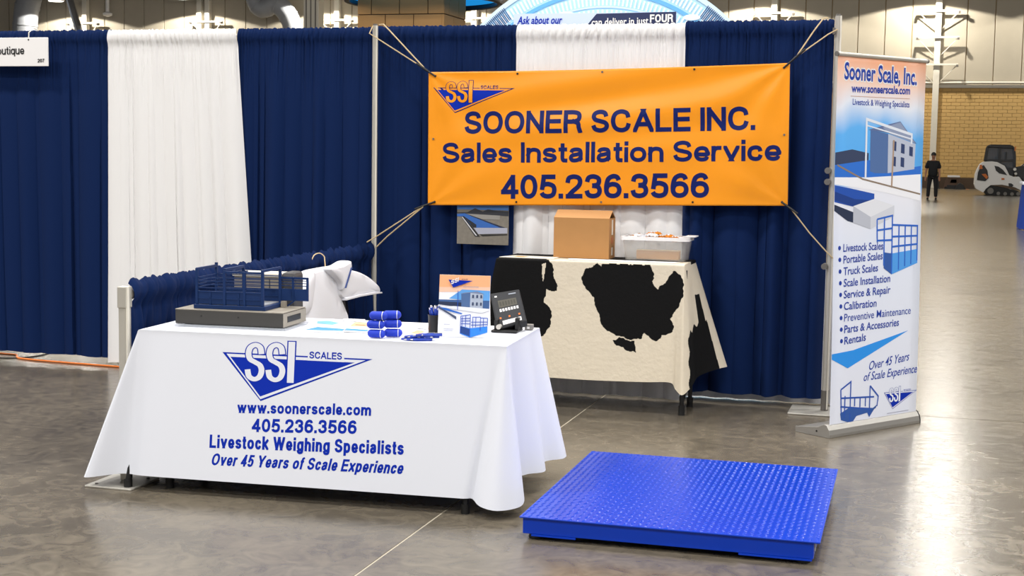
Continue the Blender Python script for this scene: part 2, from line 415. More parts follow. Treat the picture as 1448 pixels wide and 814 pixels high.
# columns on the far wall with bracket arms
col_lab = {0: 'white steel wall column right of the roll-up banner behind the standing man', 1: 'white steel wall column just above the right end of the drapes',
 2: 'white steel wall column hidden mostly behind the blue arch display', 3: 'white steel wall column between block tower and blue arch',
 4: 'white steel wall column beside the thick grey pillar', 5: 'white steel wall column above the first white drape', 6: 'white steel wall column above the leftmost blue drape',
 -1: 'white steel wall column beyond the track loader'}
for k in range(-1, 7):
    x = 3.72 - 9.08*k
    t = thing('wall_column', col_lab[k], 'column', (x, WY-0.3, 0), 'columns along the far wall')
    MB().box(x-0.17, x+0.17, WY-0.5, WY-0.12, 0, 13.3).build('column_shaft', m_white_steel, t, bevel=0.02)
    if k == 5: MB().box(x-0.75, x-0.42, WY-0.5, WY-0.12, 0, 13.3).build('column_shaft', m_white_steel, t, bevel=0.02)
    for z in ((9.84, 8.39, 6.89) if k <= 1 else (9.75,)):
        a = MB(); a.box(x-1.15, x+1.15, WY-0.62, WY-0.52, z-0.05, z+0.06); a.build('bracket_arm', m_white_steel, t)
        for s in (-1, 1):
            MB().bar((x+s*1.1, WY-0.57, z-0.02), (x+s*0.2, WY-0.25, z-0.95), 0.05).build('diagonal_strut', m_white_steel, t)
            MB().box(x+s*1.1-.06, x+s*1.1+.06, WY-0.8, WY-0.5, z-0.14, z-0.02).build('arm_end', m_steel, t)

# wall-side high-bay luminaires (they throw the light scallops on the wall)
lamp_glow = mat('lamp_lens', (1, 0.96, 0.88, 1), 0.5, emit=6.0)
for k in range(-1, 7):
    x = 3.0 - 9.08*k; z = 11.0; y = WY-2.6
    labs = ['high-bay lamp above the track loader', 'high-bay lamp over the wall column by the man', 'high-bay lamp hung near the frame top right of the arch', 'high-bay lamp behind the blue arch',
            'high-bay lamp over the block tower', 'high-bay lamp above the thick pillar', 'flat white high-bay lamp above the first white drape', 'flat white high-bay lamp above the leftmost blue drape']
    t = thing('high_bay_lamp', labs[k+1], 'lamp', (x, y, z), 'high-bay lamps along the far wall')
    MB().lathe((x, y, z), [(0.50, 0.0), (0.55, 0.05), (0.5, 0.14), (0.22, 0.22), (0.15, 0.40), (0.05, 0.42)], 20).build('housing', m_white, t, smooth=True)
    MB().lathe((x, y, z), [(0.46, -0.015), (0.46, -0.004)], 20).build('lens', lamp_glow, t)
    MB().tube([(x, y, z+0.4), (x, y, 13.4)], 0.02, 6).build('hanger_rod', m_steel, t)
    l = bpy.data.lights.new('high_bay_beam', 'SPOT'); l.energy = 2700; l.spot_size = math.radians(150); l.spot_blend = 0.06
    l.shadow_soft_size = 0.12; l.color = (1, 0.93, 0.80)
    lo = bpy.data.objects.new('high_bay_beam', l); COL.objects.link(lo); lo.location = (x, y, z-0.05)
# small pendant
t = thing('pendant_fixture', 'small white pendant on a thin stem above the leftmost blue drape', 'lamp', (-48.6, 73.6, 10.1))
MB().tube([(-48.6, 73.6, 10.3), (-48.6, 73.6, 13.4)], 0.12, 8).build('stem', m_white, t, smooth=True)
MB().lathe((-48.6, 73.6, 10.1), [(0.1, 0), (0.3, 0.1), (0.32, 0.22), (0.12, 0.32)], 16).build('shade', m_white, t, smooth=True)

# ducts
m_duct = mat('silver_duct', '#979ba3', 0.5, metal=0.1)
def duct(name, label, pts, r, rings=True):
    t = thing(name, label, 'duct', pts[0]); sm = crom(pts, 10)
    MB().tube(sm, r, 20).build('duct_body', m_duct, t, smooth=True)
    if rings:
        for i in range(3, len(sm)-1, 7):
            d = (Vector(sm[i+1])-Vector(sm[i])).normalized()*0.05; p = Vector(sm[i])
            MB().tube([p-d, p+d], r*1.05, 20).build('seam_ring', m_duct, t, smooth=True)
duct('vertical_duct', 'fat silver air duct dropping behind the hanging booth sign', [(-54.4, 73.2, 12.8), (-54.2, 73.2, 11.6), (-54.5, 73.2, 10.4), (-54.7, 73.2, 8.5)], 0.80)
duct('elbow_duct', 'silver elbow duct curving down behind the blue drape', [(-37.6, 72.6, 13.0), (-37.5, 72.6, 11.3), (-37.0, 72.6, 10.4), (-35.9, 72.6, 10.6), (-35.0, 72.6, 9.6), (-34.7, 72.6, 8.0)], 0.60)
t = thing('slanted_pole', 'chrome pole leaning above the leftmost blue drape', 'pole', (-48.2, 70.0, 8.0))
MB().tube([(-47.9, 70.0, 7.4), (-49.5, 70.0, 12.2)], 0.24, 12).build('pole_tube', mat('chrome', '#c9ccd2', 0.2, metal=0.9), t, smooth=True)
MB().tube([(-49.15, 70.0, 11.15), (-49.5, 70.0, 12.2)], 0.26, 12).build('blue_sleeve', mat('sleeve_blue', '#1c57a8', 0.4), t, smooth=True)
t = thing('thick_pillar', 'thick pale grey pillar behind the second blue drape', 'pillar', (-32.2, 70.0, 0))
MB().box(-32.75, -31.75, 69.6, 70.4, 0, 13.3).build('pillar_shaft', m_white_steel, t, bevel=0.05)
for xx in (-32.55, -32.25, -31.95): MB().box(xx-0.03, xx+0.03, 69.55, 69.62, 0, 13.3).build('pillar_rib', m_steel, t)

# block tower with illuminated ring
m_tblock = mat('tan_tower_block', '#b98c55', 0.8, noise=0.1, nscale=1.5)
m_tgrey = m_tblock
tw = thing('block_tower', 'tan masonry-block tower behind the left end of the orange banner', 'tower', (-11.0, 30.5, 0))
MB().box(-12.66, -10.04, 30.04, 32.0, 0, 8).build('core', mat('tower_joint', '#4e4234', 0.9), tw)
for r in range(9):
    z0 = 0.21 + r*0.895
    offx = 0 if r % 2 else 0.44
    for c in range(-1, 4):
        a = max(-12.7, -12.7+offx+c*0.88); bb = min(-10.0, -12.7+offx+(c+1)*0.88)
        if bb-a > 0.1: MB().box(a+.012, bb-.012, 30.0, 30.08, z0+.012, z0+.883).build('block', m_tblock, tw, bevel=0.01)
    for c in range(-1, 3):
        a = max(30.0, 30.0+offx+c*0.88); bb = min(32.0, 30.0+offx+(c+1)*0.88)
        if bb-a > 0.1: MB().box(-10.08, -10.0, a+.012, bb-.012, z0+.012, z0+.883).build('block', m_tgrey, tw, bevel=0.01)
ring = thing('ring_sign', 'glowing blue ring sign hung round the block tower', 'sign', (-11.0, 31.0, 5.8))
m_led = mat('led_blue', '#1f8fd8', 0.4, emit=0.9); m_led2 = mat('led_white', '#cfeaff', 0.4, emit=0.9)
MB().lathe((-11.0, 31.0, 6.1), [(2.32, 0.0), (2.32, 1.3)], 64, caps=False).build('screen_band', m_led, ring, smooth=True, solid=0.04)
MB().lathe((-11.0, 31.0, 6.1), [(2.36, 0.02), (2.33, -0.10), (2.25, -0.12), (2.2, -0.10), (2.2, 0.02)], 64, caps=False).build('dark_rim', m_dark, ring, smooth=True, solid=0.02)
for k in range(60):
    a0 = 2*PI*k/60 + random.uniform(-.02, .02); a1 = a0 + random.uniform(.02, .06); z0 = 6.15 + random.uniform(0, .25)
    pts = [(-11+2.345*math.cos(a), 31+2.345*math.sin(a), z) for a, z in ((a0, z0), (a1, z0), (a1, z0+.07), (a0, z0+.07))]
    mbk = MB(); mbk.face(pts); mbk.build('screen_mark', m_led2, ring)

# blue arch display (R 3.75 about (-3.0, 20, 1.7))
AX, AY, AZ, AR = -3.0, 20.0, 1.64, 3.76
arch = thing('arch_display', 'big light-blue arched display wall with white rays behind the middle drapes', 'display', (AX, AY, 0))
def arch_pt(r, a, d): return (AX + r*math.cos(a), AY - d, AZ + r*math.sin(a))
def arc_poly(r0, r1, a0, a1, n): return [(r1, a0+(a1-a0)*i/n) for i in range(n+1)] + [(r0, a1-(a1-a0)*i/n) for i in range(n+1)]
m_sky = mat('arch_light_blue', '#b2dffa', 0.5); m_sky2 = mat('arch_mid_blue', '#62abe6', 0.5); m_sky3 = mat('arch_pale', '#c9e2f5', 0.5)
o = MB(); 
pts = [(AR*math.cos(PI*i/48), AZ + AR*math.sin(PI*i/48)) for i in range(49)]
pts = [(AR, 0.0)] + pts + [(-AR, 0.0)]
o.prism(pts, lambda a, b_, d: (AX+a, AY-d, b_), -0.25, 0.0); o.build('arch_panel', m_sky, arch)
o = MB()
for k in range(40):
    a0, a1 = PI*k/40, PI*(k+1)/40; o.face([arch_pt(r, a, 0.02) for r, a in arc_poly(AR-0.07, AR+0.03, a0, a1, 2)])
o.build('arch_rim', m_sky3, arch)
def rays(r0, r1, n, frac, d, material, a_lo=0.05, a_hi=PI-0.05, nm='printed_rays'):
    o = MB()
    for k in range(n):
        a = a_lo + (a_hi-a_lo)*k/n; w = (a_hi-a_lo)/n*frac
        o.face([arch_pt(r0, a, d), arch_pt(r0, a+w, d), arch_pt(r1, a+w, d), arch_pt(r1, a, d)])
    o.build(nm, material, arch)
for r0, r1, m_ in ((3.28, 3.36, m_sky2), (2.70, 2.76, m_sky2), (2.2, 2.34, m_sky2), (3.0, 3.04, m_sky3)):
    o = MB()
    for k in range(40): o.face([arch_pt(r, a, 0.012) for r, a in arc_poly(r0, r1, PI*k/40, PI*(k+1)/40, 2)])
    o.build('printed_arc', m_, arch)
m_ray = mat('arch_white_ink', '#f2f8fd', 0.5)
rays(3.40, 3.62, 130, 0.45, 0.016, m_ray); rays(3.05, 3.24, 110, 0.4, 0.016, m_ray); rays(2.80, 2.96, 90, 0.4, 0.016, m_ray)
rays(3.42, 3.72, 22, 0.5, 0.022, mat('arch_navy_ink', '#1d3d78', 0.5), 0.72, 0.95); rays(3.42, 3.72, 22, 0.5, 0.022, MATS['arch_navy_ink'], PI-0.95, PI-0.72)
for (xa, za, wa, ha) in ((-4.25, 4.42, 0.55, 0.16), (-3.8, 4.5, 0.4, 0.14), (-1.15, 4.42, 0.35, 0.12)):
    o = MB(); o.face([(xa + wa/2*math.cos(2*PI*i/16), AY-0.024, za + ha/2*math.sin(2*PI*i/16)) for i in range(16)]); o.build('printed_cloud', m_ray, arch)
# header sign of that booth
hs = thing('header_sign', 'pale and navy header sign with italic lettering, cut off by the white drape', 'sign', (-3.1, 19.5, 3.6))
def hs_pt(x, z, off): return (x, 19.5-off, z)
m_pale = mat('header_pale', '#c5d4f2', 0.5); m_hnavy = mat('header_navy', '#0d2050', 0.5)
MB().box(-4.80, -1.39, 19.5, 19.56, 3.5, 4.49).build('pale_board', m_pale, hs)
for x in (-4.5, -1.7): MB().tube([(x, 19.62, 0), (x, 19.62, 4.3)], .04, 10).build('support_leg', m_alu, hs, smooth=True)
o = MB(); o.face([hs_pt(x, z, 0.006) for x, z in ((-3.28, 3.5), (-1.39, 3.5), (-1.39, 4.49), (-3.03, 4.47), (-3.22, 4.25), (-3.28, 4.1))]); o.build('navy_field', m_hnavy, hs)
text_line('Ask about our', -4.72, 4.28, -3.75, 4.28, 0.155, m_print_blue, hs, hs_pt, font=True, bold=0.02, shear=0.25, layer=0.012)
text_line('can deliver in just', -3.13, 4.225, -1.95, 4.245, 0.15, m_white, hs, hs_pt, font=True, bold=0.015, layer=0.014)
text_line('FOUR', -1.92, 4.28, -1.45, 4.285, 0.16, m_white, hs, hs_pt, w=0.2, layer=0.014)

# draped booth table at the far right of the aisle
t = thing('skirted_table', 'blue skirted table with white top cloth cut by the right edge of the picture', 'table', (6.3, 26.0, 0))
o = MB()
def sk(u, v):
    per = u*5.2; z = 0.02 + 1.05*(1-v); wob = 0.03*math.sin(per*28)*(0.3+v)
    if per < 1.1: return (5.78-wob-0.05*v, 26.0+1.1-per, z)
    if per < 4.1: return (5.78+(per-1.1), 26.0-wob-0.05*v, z)
    return (8.78, 26.0+(per-4.1), z)
o.grid(sk, 200, 6); o.build('skirt', mat('bright_blue_skirt', '#1a3f9e', 0.7), t, smooth=True)
MB().box(5.72, 8.85, 25.94, 27.1, 1.05, 1.12).build('top_cloth', m_cloth, t, bevel=0.02)
MB().box(5.80, 8.8, 26.05, 27.05, 1.0, 1.05).build('tabletop', m_white, t)
t = thing('white_case', 'white upright case on the blue skirted table at the right edge', 'case', (6.3, 26.4, 1.12))
MB().box(5.80, 6.6, 26.1, 26.8, 1.12, 1.55).build('case_body', m_white, t, bevel=0.03)
MB().box(5.9, 6.5, 26.07, 26.1, 1.2, 1.5).build('case_door', m_paper, t, bevel=0.01)

# ------------------------------------------------------------------ track loader far back
lk = 0.00497; LX, LY = 5.64, 60.0
def lp(a, b_, d): return (LX + (a-550)*lk, LY + d, (660-b_)*lk)
m_lw = mat('loader_white', '#e8e6e2', 0.4); m_lo = mat('loader_amber', '#c96a1e', 0.5); m_glass = mat('cab_glass', '#5b6470', 0.15, alpha=0.55)
ld = thing('track_loader', 'white and black compact track loader parked by the far block wall', 'loader', (6.8, 60.8, 0))
body = [(550,470),(545,560),(562,602),(628,636),(650,600),(690,566),(790,560),(905,582),(960,610),(985,655),(992,600),(965,520),(935,480),(890,485),(850,470),(830,430),(805,385),(740,352),(690,345),(620,350),(590,372),(562,430)]
MB().prism(body, lp, 0.0, 0.06).build('side_panel', m_lw, ld, bevel=0.012)
MB().prism(body, lp, 1.44, 1.50).build('side_panel', m_lw, ld, bevel=0.012)
hood = [(552,470),(548,560),(565,600),(625,630),(650,560),(830,470),(800,390),(740,358),(690,350),(620,354),(592,376),(565,430)]
MB().prism(hood, lp, 0.06, 1.44).build('engine_hood', m_lw, ld, bevel=0.03)
MB().prism([(572,450),(566,520),(640,530),(668,500),(655,430),(620,380),(590,400)], lp, -0.025, 0.0).build('grille', m_dark, ld)
MB().prism([(585,378),(582,420),(612,415),(605,380)], lp, -0.05, -0.025).build('tail_lamp', m_lo, ld)
MB().prism([(605,465),(650,510),(664,490),(640,460)], lp, -0.05, -0.025).build('lamp', m_lo, ld)
MB().prism([(715,385),(730,430),(760,455),(830,470),(790,420),(750,392)], lp, -0.02, 0.0).build('vent', m_dark, ld)
MB().prism([(782,497),(782,515),(810,512),(806,498)], lp, -0.02, 0.0).build('marker_lamp', m_lo, ld)
MB().prism([(845,545),(850,575),(880,578),(890,560),(870,545)], lp, -0.02, 0.0).build('access_hole', m_dark, ld)
track = [(645,650),(640,625),(665,590),(700,570),(800,585),(930,612),(962,635),(965,655),(940,662),(670,663)]
for d0, d1 in ((-0.08, 0.30), (1.2, 1.58)):
    tk = MB().prism(track, lp, d0, d1).build('track', m_black_rub, ld, bevel=0.03)
    for cx, cy, r in ((690,618,28),(760,640,16),(820,642,16),(880,643,16),(935,640,18)):
        o = MB(); o.tube([lp(cx, cy, d0-0.03), lp(cx, cy, d0+0.1)], r*lk, 14); o.build('roller', m_steel, tk, smooth=True)
cab = [(635,345),(652,215),(672,200),(855,200),(882,225),(893,300),(897,470),(850,480),(828,430),(800,385),(740,352)]
ring_ = lambda out, hole: None
for d0, d1 in ((0.25, 0.32), (1.18, 1.25)):
    o = MB()
    for a, bb in zip(cab, cab[1:]+cab[:1]): o.bar(lp(a[0], a[1], (d0+d1)/2), lp(bb[0], bb[1], (d0+d1)/2), 0.11, 0.11)
    o.bar(lp(757, 200, (d0+d1)/2), lp(757, 352, (d0+d1)/2), 0.12); o.bar(lp(640, 335, (d0+d1)/2), lp(890, 335, (d0+d1)/2), 0.1)
    o.bar(lp(815, 335, (d0+d1)/2), lp(815, 255, (d0+d1)/2), 0.07)
    o.build('cab_side_frame', m_blackmetal, ld)
    o = MB().prism(cab, lp, (d0+d1)/2-0.005, (d0+d1)/2+0.005); o.build('cab_window', m_glass, ld)
MB().prism([(650,215),(672,196),(858,196),(884,225)], lp, 0.2, 1.3).build('cab_roof', m_blackmetal, ld, bevel=0.02)
MB().prism([(830,400),(840,480),(900,480),(897,400)], lp, 0.25, 1.25).build('cab_floor', m_blackmetal, ld)
MB().prism([(700,380),(720,300),(745,300),(745,352),(800,372)], lp, 0.5, 1.0).build('operator_seat', m_dark, ld, bevel=0.03)
MB().prism([(890,205),(885,245),(895,245),(900,207)], lp, 0.2, 0.3).build('beacon', m_lo, ld)
for d in (0.0, 1.3):
    o = MB(); o.prism([(890,400),(960,385),(990,360),(1010,365),(1010,520),(985,530),(960,500),(900,470)], lp, d, d+0.2); o.build('lift_arm', m_blackmetal, ld, bevel=0.02)
MB().tube([lp(895, 415, -0.05), lp(895, 415, 0.2)], 0.07, 12).build('pivot_pin', m_alu, ld, smooth=True)
MB().tube([lp(905, 455, -0.05), lp(905, 455, 0.2)], 0.06, 12).build('pivot_pin', m_alu, ld, smooth=True)
MB().prism([(1000,560),(1010,650),(1090,655),(1080,560)], lp, -0.1, 1.6).build('bucket', m_blackmetal, ld)

# ------------------------------------------------------------------ clutter by the far wall
ct = thing('equipment_cart', 'low dark equipment cart with white top by the far block wall', 'cart', (5.4, 73.0, 0))
def cp(a, b_, d): return (4.05 + (a-280)*0.0062, 73.0 + d, (600-b_)*0.0062)
MB().prism([(330,598),(345,520),(365,495),(470,495),(475,520),(460,590),(455,598)], cp, 0, 0.04).build('frame_side', mat('cart_brown', '#5b4433', 0.6), ct)
MB().prism([(330,598),(345,520),(365,495),(470,495),(475,520),(460,590),(455,598)], cp, 0.7, 0.74).build('frame_side', MATS['cart_brown'], ct)
MB().prism([(362,480),(362,495),(468,495),(466,480)], cp, -0.03, 0.8).build('white_top', m_white, ct)
MB().prism([(385,545),(395,515),(440,515),(440,545)], cp, 0.0, 0.7).build('bin', m_dark, ct)
MB().prism([(360,600),(360,565),(440,565),(440,600)], cp, -0.02, 0.72).build('lower_box', m_dark, ct)
for cx in (350, 440):
    MB().tube([cp(cx, 592, -0.04), cp(cx, 592, 0.04)], 0.08, 12).build('caster', m_black_rub, ct, smooth=True)
ct = thing('tool_bag', 'dark slumped tool bag with an orange tag beside the equipment cart', 'bag', (5.5, 72.8, 0))
MB().prism([(425,610),(440,560),(470,540),(500,560),(515,590),(520,612)], cp, -0.5, -0.1).build('bag_or_shade_body', m_dark, ct, bevel=0.05)
MB().prism([(520,612),(525,595),(555,600),(560,612)], cp, -0.45, -0.2).build('orange_tag', m_lo, ct)
ct = thing('black_post', 'short black post standing behind the man by the far wall', 'post', (4.1, 73.0, 0))
MB().prism([(276,598),(278,460),(272,452),(298,452),(294,460),(292,598)], cp, 0, 0.15).build('post_body', m_dark, ct, bevel=0.01)
MB().prism([(266,600),(266,592),(304,592),(304,600)], cp, -0.08, 0.23).build('post_foot', m_dark, ct)

# ------------------------------------------------------------------ the man in the aisle
def skin_mesh(name, vs, es, rad, material, parent, sub=2, root=0):
    off = parent_world(parent)
    me = bpy.data.meshes.new(name); me.from_pydata([tuple(Vector(v)) for v in vs], es, [])
    me.materials.append(material); o = bpy.data.objects.new(name, me); COL.objects.link(o); o.parent = parent
    o.modifiers.new('skin', 'SKIN'); s = o.modifiers.new('sub', 'SUBSURF'); s.levels = sub; s.render_levels = sub
    for i, v in enumerate(me.skin_vertices[0].data):
        r = rad[i]; v.radius = r if isinstance(r, tuple) else (r, r); v.use_root = (i == root)
    return o
pr = thing('person', 'person in black t-shirt and dark trousers standing in the far aisle', 'person', (3.74, 50.5, 0))
pr.scale = (1.04, 1.04, 1.06)
m_skin = mat('skin', '#a9785c', 0.55); m_tee = mat('black_tee', '#0e0f14', 0.8); m_trs = mat('dark_trousers', '#17161a', 0.8)
vs = [(0,0,.95),(0,0,1.15),(0,.01,1.38),(0,0,1.50),(0,-.01,1.56),(0,-.02,1.64),(0,-.02,1.72),
      (.17,0,1.42),(.23,0,1.18),(.25,-.05,.95),(.25,-.08,.86),(-.17,0,1.42),(-.24,0,1.18),(-.27,-.04,.96),(-.27,-.07,.87),
      (.10,0,.88),(.125,-.01,.48),(.135,.02,.09),(.14,-.10,.04),(-.10,0,.88),(-.13,-.01,.48),(-.15,.02,.09),(-.16,-.10,.04)]
es = [(0,1),(1,2),(2,3),(3,4),(4,5),(5,6),(2,7),(7,8),(8,9),(9,10),(2,11),(11,12),(12,13),(13,14),(0,15),(15,16),(16,17),(17,18),(0,19),(19,20),(20,21),(21,22)]
rd = [.13,(.14,.10),(.14,.10),.055,.06,.085,.075,.06,.048,.036,.03,.06,.048,.036,.03,.085,.06,.04,.03,.085,.06,.04,.03]
skin_mesh('body', vs, es, rd, m_skin, pr)
vs = [(0,0,.80),(0,0,1.05),(0,.0,1.34),(0,0,1.47),(.18,0,1.40),(.245,0,1.16),(-.18,0,1.40),(-.255,0,1.16)]
skin_mesh('t_shirt', vs, [(0,1),(1,2),(2,3),(2,4),(4,5),(2,6),(6,7)], [(.205,.16),(.195,.155),(.19,.145),.075,.095,.085,.095,.085], m_tee, pr)
vs = [(0,0,1.0),(.10,0,.84),(.13,-.01,.48),(.14,.02,.08),(-.10,0,.82),(-.135,-.01,.48),(-.155,.02,.08)]
skin_mesh('trousers', vs, [(0,1),(1,2),(2,3),(0,4),(4,5),(5,6)], [(.175,.14),.11,.082,.072,.105,.082,.072], m_trs, pr)
for sx in (.14, -.155):
    skin_mesh('shoe', [(sx,.05,.045),(sx*1.03,-.06,.04),(sx*1.1,-.17,.035)], [(0,1),(1,2)], [.05,.05,.04], m_dark, pr, root=1)
o = MB(); o.grid(lambda u, v: (0.095*math.cos(2*PI*u)*math.sin(PI*.62*v), .0+0.105*math.sin(2*PI*u)*math.sin(PI*.62*v)+.01, 1.70+0.10*math.cos(PI*.62*v)), 20, 10)
h_ = o.build('hair', m_dark, None, smooth=True); h_.parent = pr
# face and hand detail
for sx in (-.03, .03):
    e_ = MB().lathe((sx, -.098, 1.66), [(.004,-.008),(.010,0),(.004,.008)], 8).build('eye', m_dark, None); e_.parent = pr
e_ = MB().prism([(-.012,1.615),(0,1.66),(.012,1.615)], lambda a, b_, d: (a, -.09-d, b_), 0, .025).build('nose', m_skin, None); e_.parent = pr
e_ = MB().box(-.025, .025, -.102, -.09, 1.585, 1.593).build('mouth', mat('lips', '#7c4238', 0.6), None); e_.parent = pr
for hx, sg in ((.25, 1), (-.27, -1)):
    pv = [(hx,-.08,.87),(hx,-.10,.80)]; pe = [(0,1)]; prd = [(.028,.018),(.036,.018)]
    for i, (fx, ln) in enumerate(((-.024,.075),(-.008,.085),(.008,.08),(.024,.065))):
        k = len(pv); pv += [(hx+fx*.9,-.115,.775),(hx+fx,-.125,.775-ln*.55),(hx+fx,-.115,.775-ln)]; pe += [(1,k),(k,k+1),(k+1,k+2)]; prd += [.0095,.009,.0075]
    k = len(pv); pv += [(hx-sg*.038,-.12,.83),(hx-sg*.045,-.135,.79)]; pe += [(0,k),(k,k+1)]; prd += [.011,.009]
    skin_mesh('hand', pv, pe, prd, m_skin, pr, sub=1, root=1)

# ================================================================== THE BOOTH
def folds(seed, fs=(4.3, 7.1, 11.7), am=(1, .7, .4)):
    """irregular soft pleats: broad rounded fronts parted by narrow valleys"""
    rg = random.Random(seed); out = []
    for f, a in zip(fs, am):
        w = [rg.uniform(.45, 1.75) for _ in range(max(2, round(f)))]; t = sum(w); c = [0]
        for x in w: c.append(c[-1]+x/t)
        out.append((c, [a*rg.uniform(.2, 1.2) for _ in w], rg.uniform(-.02, .02)))
    tot = sum(am)
    def g(u, v):
        y = 0
        for c, am_, dr in out:
            q = min(.99999, max(0, u + dr*v*math.sin(PI*u)))
            for i in range(len(am_)):
                if q <= c[i+1]: break
            t = (q-c[i])/(c[i+1]-c[i]); y += am_[i]*(math.sin(PI*t)**.9 - .5)
        return 2*y/tot
    return g
def drape(name, label, x0, x1, xb0, xb1, ztop, zbot, material, seed, group, amp=0.060, y0=0.0, axis=None, nu=300, nv=64, pocket=0.095, puff=1.0, fs=(4, 7)):
    g = folds(seed, fs, (1, .5)); g2 = folds(seed+50, (17, 29, 47), (1, .8, .6)); gt = folds(seed+90, (23, 41, 67)); gb = folds(seed+70, (2.2, 4.1, 6.0))
    H = ztop-zbot; pv = 0.13
    def fn(u, v):
        if v < pv:                                   # rod pocket: half-round bulge with gathers
            t = v/pv; z = ztop + 0.009*puff*gt(u, 0)*(1-t) - pocket*t
            bul = math.sin(PI*min(1, t*1.02))**0.7
            y = -0.016*puff*bul - 0.017*puff*g2(u + 0.010*t, t*2)*(.3+.7*t)
        else:
            t = (v-pv)/(1-pv); z = ztop - pocket - (H-pocket)*t + 0.012*gb(u, 0)*t*t
            k = min(1, t*5); y = -0.015*puff*g2(u + 0.010, 2)*(1-k) - amp*g(u, t*.8)*(0.35*k + 0.65*min(1, t*1.5)) + 0.004*math.exp(-(t*25)**2)
        tt = (z-zbot)/H; xx = (xb0*(1-tt) + x0*tt)*(1-u) + (xb1*(1-tt) + x1*tt)*u
        p = (xx, y0 + y, z)
        return axis(*p) if axis else p
    o = MB().grid(fn, nu, nv).build(name, material, None, smooth=True)
    # move origin to the base
    me = o.data; c = Vector(fn(0.5, 1.0))
    for v_ in me.vertices: v_.co -= c
    o.location = c
    return tag(o, label, 'drape', group)
G1 = 'navy drapes of the booth back walls'; G2 = 'white drapes of the booth back walls'
drape('curtain', 'navy drape at the far left with a white name sign hung on it', -3.25, -2.06, -3.20, -2.09, 2.45, 0.055, m_blue_drape, 3, G1)
drape('curtain', 'navy drape mostly outside the left edge of the picture', -4.35, -3.27, -4.35, -3.22, 2.45, 0.055, m_blue_drape, 4, G1, nu=160)
drape('curtain', 'wide white drape left of the blue model, hanging between two navy drapes', -2.075, -1.05, -2.115, -0.90, 2.445, 0.03, m_white_drape, 12, G2, amp=0.034, y0=-0.035, fs=(6, 10))
drape('curtain', 'navy drape between the wide white drape and the left upright pole', -1.06, 0.0, -1.10, -0.005, 2.45, 0.06, m_blue_drape, 21, G1, y0=0.012)
drape('curtain', 'navy drape behind the left part of the orange banner', -0.03, 1.02, -0.035, 1.03, 2.455, 0.06, m_blue_drape, 31, G1, y0=0.016)
drape('curtain', 'white drape behind the middle of the orange banner and cardboard box', 1.0, 2.12, 0.98, 2.14, 2.45, 0.02, m_white_drape, 42, G2, amp=0.034, y0=-0.030, fs=(6, 10))
drape('curtain', 'navy drape behind the right end of the orange banner', 2.115, 3.05, 2.11, 3.045, 2.465, 0.075, m_blue_drape, 53, G1, y0=0.012, amp=0.07, fs=(4, 7))
# low side drape on its rail
sd = drape('side_drape', 'low navy drape gathered on the side rail behind the blue model', -3.165, -0.07, -3.165, -0.07, 0.975, 0.04, m_blue_drape, 64, None, amp=0.05, y0=0.0, nu=560, nv=40,
      axis=lambda x, y, z: (-y*1.0 + 0.0, x, z), puff=1.9, fs=(17, 29), pocket=0.11)
# rail tubes
def upright(name, label, x, y, h, plate, sleeve=True):
    t = thing(name, label, 'pole', (x, y, 0), 'aluminium drape uprights')
    MB().tube([(x, y, 0.012), (x, y, h)], 0.019, 16).build('pole_tube', m_alu, t, smooth=True)
    MB().box(x-0.003+0.015, x+0.022, y-0.021, y-0.012, 0.02, h).build('slot_strip', m_white_steel, t)
    MB().tube([(x, y, h), (x, y, h+0.012)], 0.015, 12).build('end_cap', m_steel, t, smooth=True)
    if plate: MB().box(plate[0], plate[1], plate[2], plate[3], 0.0, 0.012).build('base_plate', m_alu, t, bevel=0.004)
    MB().tube([(x, y, 0.012), (x, y, 0.14)], 0.024, 14).build('socket', m_steel, t, smooth=True)
    return t
upright('drape_upright', 'aluminium upright pole at the left end of the orange banner', 0.005, -0.055, 2.455, (-.2, .2, -.25, .15))
pt_ = upright('drape_upright', 'aluminium upright pole between the right drape and the roll-up banner', 3.075, -0.03, 2.485, (2.86, 3.16, -.20, .12))
MB().box(3.045, 3.06, -0.075, -0.03, 2.37, 2.41).build('rail_hook', m_steel, pt_)
for z in (0.93, 1.46, 1.53): MB().tube([(3.045, -0.07, z), (3.05, -0.02, z)], 0.020, 10).build('lock_knob', m_steel, pt_, smooth=True)
pf = thing('side_post', 'short square aluminium post at the front end of the low navy drape', 'pole', (-0.005, -3.19, 0))
MB().box(-0.028, 0.012, -3.215, -3.165, 0.01, 0.945).build('post_body', m_alu, pf, bevel=0.004)
MB().box(-0.032, 0.016, -3.219, -3.161, 0.845, 0.948).build('post_sleeve', m_alu, pf, bevel=0.004)
MB().box(0.013, 0.021, -3.215, -3.195, 0.01, 0.947).build('slot_strip', m_white_steel, pf)
MB().tube([(0.0, -3.165, 0.905), (0.0, -3.145, 0.905)], 0.024, 12).build('lock_knob', m_steel, pf, smooth=True)
MB().box(-0.13, 0.12, -3.36, -3.10, 0.0, 0.01).build('base_plate', m_alu, pf, bevel=0.003)
for px_, py_ in ((-0.09, -3.32), (0.08, -3.14)): MB().tube([(px_, py_, 0.01), (px_, py_, 0.014)], 0.008, 8).build('screw', m_steel, pf)
for nm, lab, a, bb in (('drape_rail', 'telescoping rail inside the top of the left navy drapes', (-4.3, 0.03, 2.405), (-0.02, 0.03, 2.405)),
                   ('drape_rail', 'telescoping rail inside the top of the drapes behind the banner', (0.03, 0.032, 2.41), (3.05, 0.03, 2.42)),
                   ('drape_rail', 'low rail inside the side drape', (0.0, -3.14, 0.93), (0.0, -0.08, 0.93))):
    tag(MB().tube([a, bb], 0.012, 8).build(nm, m_alu, None, smooth=True), lab, 'rail', 'drape rails')
